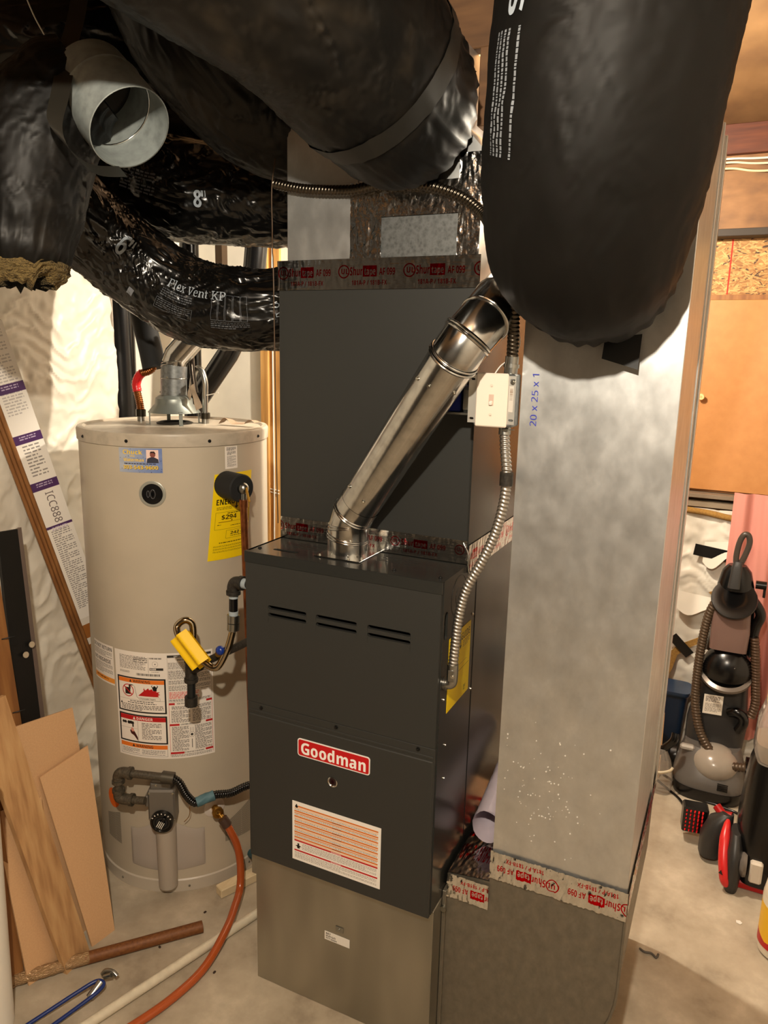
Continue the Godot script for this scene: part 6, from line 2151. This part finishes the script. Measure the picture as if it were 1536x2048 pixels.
	# black tape
	b = board(V(0.978, 0.958, -2.002), V(0.142, -0.016, 0), V(0.004, 0.052, 0), 0.003)
	tag(obj("black_tape", b, M.tape), "strip of black tape across the white insulation by the curtain", "tape")
	b = board(V(0.915, 0.545, -2.004), V(0.083, -0.078, 0), V(0.030, 0.032, 0), 0.003)
	tag(obj("black_tape", b, M.tape), "short slanted black tape patch low on the white insulation", "tape")
	# pink curtain
	b = MB.new()
	var P := PackedVector3Array()
	for j in 41:
		for i in 121:
			var u := i / 120.0
			var y := lerpf(0.14, 1.255, j / 40.0)
			var x := 1.115 + 0.62 * u + 0.014 * (1.0 - j / 40.0) * sin(u * 9.0)
			var fold := 0.020 * sin(u * 34.0 + 0.8 * sin(y * 3.0)) + 0.010 * sin(u * 71.0 + y * 2.0)
			P.append(V(x, y, -1.985 + fold * (0.5 + 0.5 * (1.0 - j / 40.0)) - 0.012 * (j / 40.0)))
	b.grid(P, 121, 41)
	var cu := mat(Color(0.80, 0.53, 0.48), 0.85)
	tag(obj("curtain", b, cu), "pink cloth curtain hanging in folds on the back wall", "curtain")
	# blue bin in the corner
	t = thing("blue_bin", "dark blue plastic bin behind the grey upright cleaner", "bin", V(0.955, 0.0, -1.93))
	b = MB.new()
	b.loft([[0.0, 0.055, 0.05, 0, 0, 5.0], [0.33, 0.075, 0.065, 0, 0, 5.0]], 36)
	obj("body", b, mat(Color(0.08, 0.15, 0.24), 0.35), t)
	b = MB.new()
	b.loft([[0.328, 0.078, 0.068, 0, 0, 5.0], [0.338, 0.084, 0.074, 0, 0, 5.0], [0.352, 0.084, 0.074, 0, 0, 5.0]], 36)
	obj("rim", b, mat(Color(0.13, 0.21, 0.31), 0.3), t)
	b = panel(V(0.885, 0.0, -1.72), V(0.955, 0.0, -1.715), V(0.945, 0.27, -1.80), V(0.895, 0.31, -1.80), 0.006)
	tag(obj("board_offcut", b, M.hardboard), "small tan board offcut leaning before the blue bin", "board")

# ---------------------------------------------------------------- carpet cleaners
func cleaners() -> void:
	var black := mat(Color(0.035, 0.035, 0.037), 0.25)
	var grey_p := mat(Color(0.16, 0.155, 0.15), 0.4)
	var silver := mat(Color(0.46, 0.43, 0.40), 0.3, 0.35)
	var clear := mat(Color(0.75, 0.72, 0.68, 0.35), 0.08)
	clear.transparency = BaseMaterial3D.TRANSPARENCY_ALPHA
	var cloudy := mat(Color(0.58, 0.54, 0.49), 0.22)
	var redp := mat(Color(0.62, 0.05, 0.06), 0.3)
	# grey upright
	var t := thing("upright_cleaner", "grey upright carpet cleaner with a looped handle before the curtain", "carpet cleaner", V(1.15, 0, -1.78))
	var b := MB.new()
	b.loft([[0.012, 0.135, 0.15, 0.0, 0.02, 3.5], [0.05, 0.145, 0.16, 0.0, 0.02, 3.5], [0.09, 0.140, 0.155, 0.0, 0.02, 3.0], [0.15, 0.125, 0.13, 0.0, 0.01, 2.6], [0.20, 0.11, 0.10, 0.0, 0.0, 2.4]], 40)
	obj("base", b, mat(Color(0.34, 0.32, 0.30), 0.35), t)
	b = MB.new()
	b.loft([[0.0, 0.14, 0.155, 0.0, 0.02, 3.5], [0.03, 0.147, 0.163, 0.0, 0.02, 3.5], [0.055, 0.147, 0.163, 0.0, 0.02, 3.5]], 40)
	obj("bumper", b, black, t)
	b = MB.new()
	b.ball(V(0.015, 0.14, 0.075), V(0.095, 0.078, 0.10), 28)
	obj("nozzle_cover", b, cloudy, t)
	b = MB.new()
	for i in 5: b.box(V(0.035, 0.072 + i * 0.007, 0.176), V(0.075, 0.075 + i * 0.007, 0.180))
	obj("grille", b, black, t)
	b = MB.new()
	b.box(V(-0.125, 0.175, 0.07), V(-0.065, 0.20, 0.10), 0.008)
	obj("foot_pedal", b, mat(Color(0.60, 0.57, 0.53), 0.35), t)
	for s in [-1.0, 1.0]:
		b = MB.new()
		b.cyl(V(s * 0.14, 0.062, -0.06), V(s * 0.165, 0.062, -0.06), 0.062, 28)
		obj("wheel", b, black, t)
	b = MB.new()
	b.loft([[0.17, 0.115, 0.07, 0.0, -0.03, 3.0], [0.28, 0.120, 0.075, 0.005, -0.04, 3.2], [0.40, 0.105, 0.07, 0.01, -0.045, 3.0], [0.47, 0.095, 0.065, 0.015, -0.05, 2.8]], 36)
	obj("lower_body", b, grey_p, t)
	var im := sheet(160, 200, Color(0.84, 0.80, 0.74))
	greek(im, 16, 16, 120, 60, 5, Color(0.35, 0.3, 0.28), 401); greek(im, 16, 90, 130, 90, 8, Color(0.5, 0.46, 0.42), 402)
	obj("paper_label", plate(V(-0.055, 0.335, 0.036), V(0.075, 0.004, 0), V(0, 0.085, -0.006)), printed(im), t)
	b = MB.new()
	b.ball(V(0.018, 0.54, 0.0), V(0.100, 0.105, 0.085), 30)
	var tank := obj("recovery_tank", b, black, t)
	b = MB.new()
	b.lathe([Vector2(0.085, -0.012), Vector2(0.101, -0.004), Vector2(0.101, 0.010), Vector2(0.085, 0.016)], 40, Transform3D(Basis(Vector3.RIGHT, 0.5), V(0.018, 0.515, 0.005)))
	obj("tank_band", b, silver, tank)
	for x in [0.0, 0.045]:
		b = MB.new()
		b.cyl(V(x, 0.60, 0.058), V(x, 0.572, 0.074), 0.004, 8)
		obj("latch", b, silver, tank)
	b = MB.new()
	b.loft([[0.635, 0.072, 0.045, 0.012, 0.015, 6.0], [0.72, 0.075, 0.05, 0.012, 0.01, 6.0], [0.825, 0.070, 0.045, 0.010, 0.0, 6.0]], 36)
	obj("solution_tank", b, mat(Color(0.42, 0.33, 0.30), 0.10), t)
	b = MB.new()
	b.loft([[0.60, 0.095, 0.05, 0.02, -0.05, 3.0], [0.70, 0.085, 0.05, 0.02, -0.05, 3.0], [0.82, 0.078, 0.055, 0.018, -0.03, 2.8], [0.90, 0.070, 0.05, 0.012, -0.03, 2.6], [0.96, 0.056, 0.042, 0.010, -0.03, 2.4], [0.985, 0.035, 0.03, 0.010, -0.03, 2.2]], 36)
	obj("upper_body", b, black, t)
	b = MB.new()
	b.lathe([Vector2(0.0, -0.006), Vector2(0.085, -0.006), Vector2(0.088, 0.0), Vector2(0.085, 0.006), Vector2(0.0, 0.010)], 36, Transform3D(Basis(Vector3.RIGHT, 0.95), V(0.012, 0.855, 0.03)))
	obj("cord_wrap", b, black, t)
	b = MB.new()
	b.loft([[0.90, 0.024, 0.02, 0.005, 0.022, 4.0], [0.985, 0.020, 0.02, 0.008, 0.012, 4.0], [1.01, 0.016, 0.018, 0.010, 0.005, 3.0]], 24)
	obj("neck", b, grey_p, t)
	b = MB.new()
	b.sweep(spline([V(0.004, 0.985, 0.0), V(0.0, 1.03, 0.0), V(0.006, 1.09, 0.0), V(0.020, 1.122, 0.0), V(0.036, 1.118, 0.0), V(0.042, 1.085, 0.0), V(0.030, 1.03, 0.0), V(0.014, 0.985, 0.0)], 8), 0.0115, 16)
	obj("handle", b, mat(Color(0.24, 0.21, 0.185), 0.35), t)
	b = MB.new()
	b.cyl(V(0.085, 0.915, -0.02), V(0.125, 0.915, -0.02), 0.017, 14)
	b.box(V(0.115, 0.865, -0.03), V(0.125, 0.93, -0.01), 0.002)
	obj("cord_hook", b, black, t)
	b = MB.new()
	b.sweep(spline([V(0.06, 0.875, 0.0), V(0.10, 0.83, 0.0), V(0.118, 0.79, 0.0), V(0.105, 0.74, 0.0), V(0.10, 0.68, 0.0), V(0.105, 0.62, 0.0)], 6), 0.020, 14)
	obj("hose_clip", b, black, t)
	obj("hose", ribbed(spline([V(-0.055, 0.835, 0.03), V(-0.078, 0.76, 0.03), V(-0.090, 0.62, 0.035), V(-0.092, 0.48, 0.04), V(-0.085, 0.37, 0.05), V(-0.055, 0.265, 0.07), V(0.0, 0.195, 0.10), V(0.06, 0.165, 0.12), V(0.13, 0.165, 0.11)], 10), 0.0155, 0.013, 0.0035), mat(Color(0.30, 0.24, 0.18), 0.35, 0.3), t)
	obj("hose", ribbed(spline([V(0.105, 0.70, 0.02), V(0.118, 0.62, 0.02), V(0.130, 0.52, 0.02), V(0.140, 0.42, 0.03), V(0.13, 0.36, 0.04)], 10), 0.0155, 0.013, 0.0035), mat(Color(0.30, 0.22, 0.16), 0.35, 0.3), t)
	b = MB.new()
	b.sweep(spline([V(0.05, 0.36, 0.03), V(0.075, 0.375, 0.05), V(0.10, 0.36, 0.05), V(0.105, 0.33, 0.05), V(0.09, 0.29, 0.04)], 6), 0.020, 14)
	obj("hose_elbow", b, black, t)
	# second cleaner, partly out of view
	t = thing("red_cleaner", "black and red carpet cleaner with a clear tank and brush head", "carpet cleaner", V(1.34, 0, -1.22))
	b = MB.new()
	b.loft([[0.03, 0.075, 0.13, 0.0, 0.0, 3.5], [0.10, 0.085, 0.135, 0.0, 0.0, 3.5], [0.22, 0.090, 0.13, 0.005, -0.01, 3.0], [0.34, 0.088, 0.115, 0.01, -0.02, 2.8], [0.43, 0.085, 0.10, 0.015, -0.02, 2.8], [0.47, 0.075, 0.09, 0.015, -0.02, 2.8]], 40)
	obj("body", b, black, t)
	b = MB.new()
	b.loft([[0.46, 0.075, 0.08, 0.02, 0.0, 4.0], [0.50, 0.088, 0.09, 0.02, 0.0, 4.0], [0.60, 0.088, 0.09, 0.025, -0.005, 4.0], [0.68, 0.070, 0.075, 0.03, -0.01, 3.5], [0.70, 0.060, 0.065, 0.03, -0.01, 3.5]], 40)
	obj("clear_tank", b, clear, t)
	b = MB.new()
	b.loft([[0.465, 0.068, 0.072, 0.02, 0.0, 4.0], [0.505, 0.080, 0.082, 0.02, 0.0, 4.0], [0.53, 0.081, 0.083, 0.02, 0.0, 4.0]], 32)
	obj("tank_liquid", b, mat(Color(0.55, 0.47, 0.36), 0.1), t)
	b = MB.new()
	b.loft([[0.665, 0.072, 0.078, 0.028, -0.01, 4.0], [0.70, 0.074, 0.080, 0.03, -0.01, 4.0], [0.745, 0.060, 0.066, 0.036, -0.012, 3.5], [0.765, 0.045, 0.05, 0.04, -0.012, 3.0]], 32)
	var cap := obj("tank_cap", b, mat(Color(0.84, 0.76, 0.60), 0.35), t)
	b = MB.new()
	b.box(V(0.0, 0.755, 0.0), V(0.035, 0.785, 0.025), 0.005)
	obj("release_button", b, redp, cap)
	b = MB.new()
	b.box(V(-0.085, 0.0, -0.10), V(0.09, 0.035, 0.12), 0.008)
	obj("base", b, redp, t)
	b = MB.new()
	b.box(V(-0.035, 0.055, 0.118), V(0.005, 0.135, 0.150), 0.006)
	obj("foot_switch", b, mat(Color(0.80, 0.76, 0.70), 0.35), t)
	# front wheel with red stripe
	b = MB.new()
	b.loft([[0.0, 0.024, 0.07, -0.085, 0.09, 2.6], [0.06, 0.030, 0.085, -0.085, 0.085, 2.4], [0.14, 0.028, 0.075, -0.085, 0.075, 2.4], [0.19, 0.018, 0.04, -0.085, 0.06, 2.2]], 28)
	obj("wheel_guard", b, grey_p, t)
	b = MB.new()
	b.sweep(spline([V(-0.115, 0.20, 0.03), V(-0.120, 0.165, 0.08), V(-0.118, 0.11, 0.125), V(-0.110, 0.06, 0.15), V(-0.10, 0.02, 0.155)], 8), [0.006, 0.008, 0.010, 0.012, 0.013, 0.014, 0.015, 0.016, 0.017, 0.018, 0.018, 0.018, 0.018, 0.018, 0.018, 0.018, 0.018, 0.018, 0.018, 0.018, 0.018, 0.018, 0.018, 0.018, 0.018, 0.018, 0.018, 0.017, 0.016, 0.014, 0.012, 0.010, 0.006], 14)
	var rs := obj("red_stripe", b, mat(Color(0.78, 0.14, 0.14), 0.3), t)
	b = MB.new()
	b.prism(PackedVector2Array([Vector2(-0.008, -0.007), Vector2(0.008, -0.007), Vector2(0.0, 0.009)]), 0, 0.001, Transform3D(Basis(Vector3.UP, -0.5), V(-0.122, 0.075, 0.163)))
	obj("arrow_mark", b, black, rs)
	b = MB.new()
	b.lathe([Vector2(0.0, -0.01), Vector2(0.045, -0.01), Vector2(0.048, 0.0), Vector2(0.04, 0.012), Vector2(0.0, 0.02)], 28, Transform3D(Basis(Vector3.BACK, PI / 2), V(-0.055, 0.10, 0.11)))
	obj("wheel_hub", b, silver, t)
	# brush head: dark box full of red bristle tufts
	b = MB.new()
	b.box(V(-0.045, 0.0, -0.03), V(0.045, 0.105, 0.03), 0.006, Transform3D(Basis(Vector3.UP, 0.15), V(-0.225, 0.045, -0.10)))
	var bh := obj("brush_head", b, black, t)
	for j in 6:
		for i in 5:
			b = MB.new()
			b.cyl(V(-0.225 - 0.028 + i * 0.014, 0.06 + j * 0.016, -0.072), V(-0.226 - 0.028 + i * 0.014, 0.058 + j * 0.016, -0.058), 0.004, 6, 0.002)
			obj("bristle_tuft", b, mat(Color(0.88, 0.10, 0.10), 0.4) if j == 0 and i == 0 else M.red, bh)
	b = MB.new()
	b.loft([[0.03, 0.035, 0.045, 0.0, 0.0, 2.6], [0.10, 0.045, 0.05, 0.01, 0.0, 2.6], [0.17, 0.040, 0.04, 0.03, 0.0, 2.6], [0.20, 0.02, 0.02, 0.05, 0.0, 2.4]], 28, Transform3D(Basis(Vector3.UP, 0.2), V(-0.165, -0.01, -0.02)))
	obj("nozzle", b, grey_p, t)
	b = MB.new()
	b.sweep(spline([V(-0.155, 0.19, -0.06), V(-0.13, 0.175, -0.04), V(-0.10, 0.18, -0.03)], 6), 0.016, 12)
	obj("nozzle_catch", b, redp, t)
	# clear hand tool beside the duct
	t = thing("upholstery_tool", "clear plastic upholstery tool with a black handle by the return duct", "tool", V(0.965, 0, -1.63))
	b = MB.new()
	b.loft([[0.0, 0.045, 0.05, 0, 0, 3.0], [0.06, 0.05, 0.05, 0.0, 0, 3.0], [0.14, 0.038, 0.035, -0.005, 0, 2.6], [0.19, 0.02, 0.02, -0.01, 0, 2.4]], 28)
	obj("nozzle", b, clear, t)
	b = MB.new()
	b.sweep(spline([V(-0.02, 0.17, 0.0), V(0.01, 0.20, 0.0), V(0.035, 0.24, 0.01), V(0.04, 0.27, 0.0)], 6), 0.016, 12)
	obj("handle", b, black, t)
	b = MB.new()
	b.sweep(spline([V(-0.04, 0.10, 0.05), V(0.0, 0.105, 0.055), V(0.035, 0.12, 0.05), V(0.045, 0.135, 0.045)], 6), 0.006, 8)
	obj("trigger", b, mat(Color(0.82, 0.77, 0.66), 0.4), t)
	# black power cords
	b = MB.new()
	b.sweep(spline([V(0.955, 0.04, -1.62), V(1.0, 0.006, -1.63), V(1.053, 0.006, -1.57), V(1.09, 0.006, -1.48), V(1.13, 0.006, -1.41), V(1.20, 0.006, -1.37), V(1.27, 0.008, -1.33)], 10), 0.0055, 10)
	tag(obj("power_cord", b, black), "black power cord crossing the floor to the red cleaner", "cord")
	b = MB.new()
	b.sweep(spline([V(0.975, 0.05, -1.66), V(1.02, 0.007, -1.70), V(1.10, 0.006, -1.62), V(1.20, 0.006, -1.60), V(1.29, 0.006, -1.56), V(1.31, 0.02, -1.40)], 10), 0.0055, 10)
	tag(obj("power_cord", b, black), "black power cord curling along the grey cleaner's front", "cord")
	# jug at the right border
	t = thing("cleaning_jug", "white jug with a yellow and red label on the floor", "jug", V(1.403, 0, -0.845))
	b = MB.new()
	b.lathe([Vector2(0.0, 0.0), Vector2(0.055, 0.0), Vector2(0.066, 0.008), Vector2(0.068, 0.03), Vector2(0.069, 0.20), Vector2(0.062, 0.245), Vector2(0.045, 0.275), Vector2(0.022, 0.295), Vector2(0.02, 0.31)], 40)
	obj("body", b, mat(Color(0.86, 0.82, 0.74), 0.35), t)
	im = sheet(512, 256, Color(0.93, 0.72, 0.06))
	poly(im, PackedVector2Array([Vector2(0, 256), Vector2(0, 120), Vector2(60, 190), Vector2(150, 226), Vector2(260, 210), Vector2(512, 150), Vector2(512, 256)]), Color(0.72, 0.08, 0.07))
	poly(im, PackedVector2Array([Vector2(0, 0), Vector2(512, 0), Vector2(512, 40), Vector2(300, 60), Vector2(0, 30)]), Color(0.90, 0.86, 0.78))
	b = MB.new()
	var P := PackedVector3Array()
	for j in 2:
		for i in 41:
			var a := PI * 1.15 - PI * 1.3 * i / 40.0
			P.append(V(0.0695 * cos(a), 0.035 + 0.165 * j, 0.0695 * sin(a)))
	b.grid(P, 41, 2)
	obj("label", b, printed(im, 0.4), t)
	b = MB.new()
	b.lathe([Vector2(0.024, 0.30), Vector2(0.025, 0.302), Vector2(0.025, 0.330), Vector2(0.0, 0.332)], 24)
	obj("cap", b, mat(Color(0.75, 0.10, 0.08), 0.35), t)
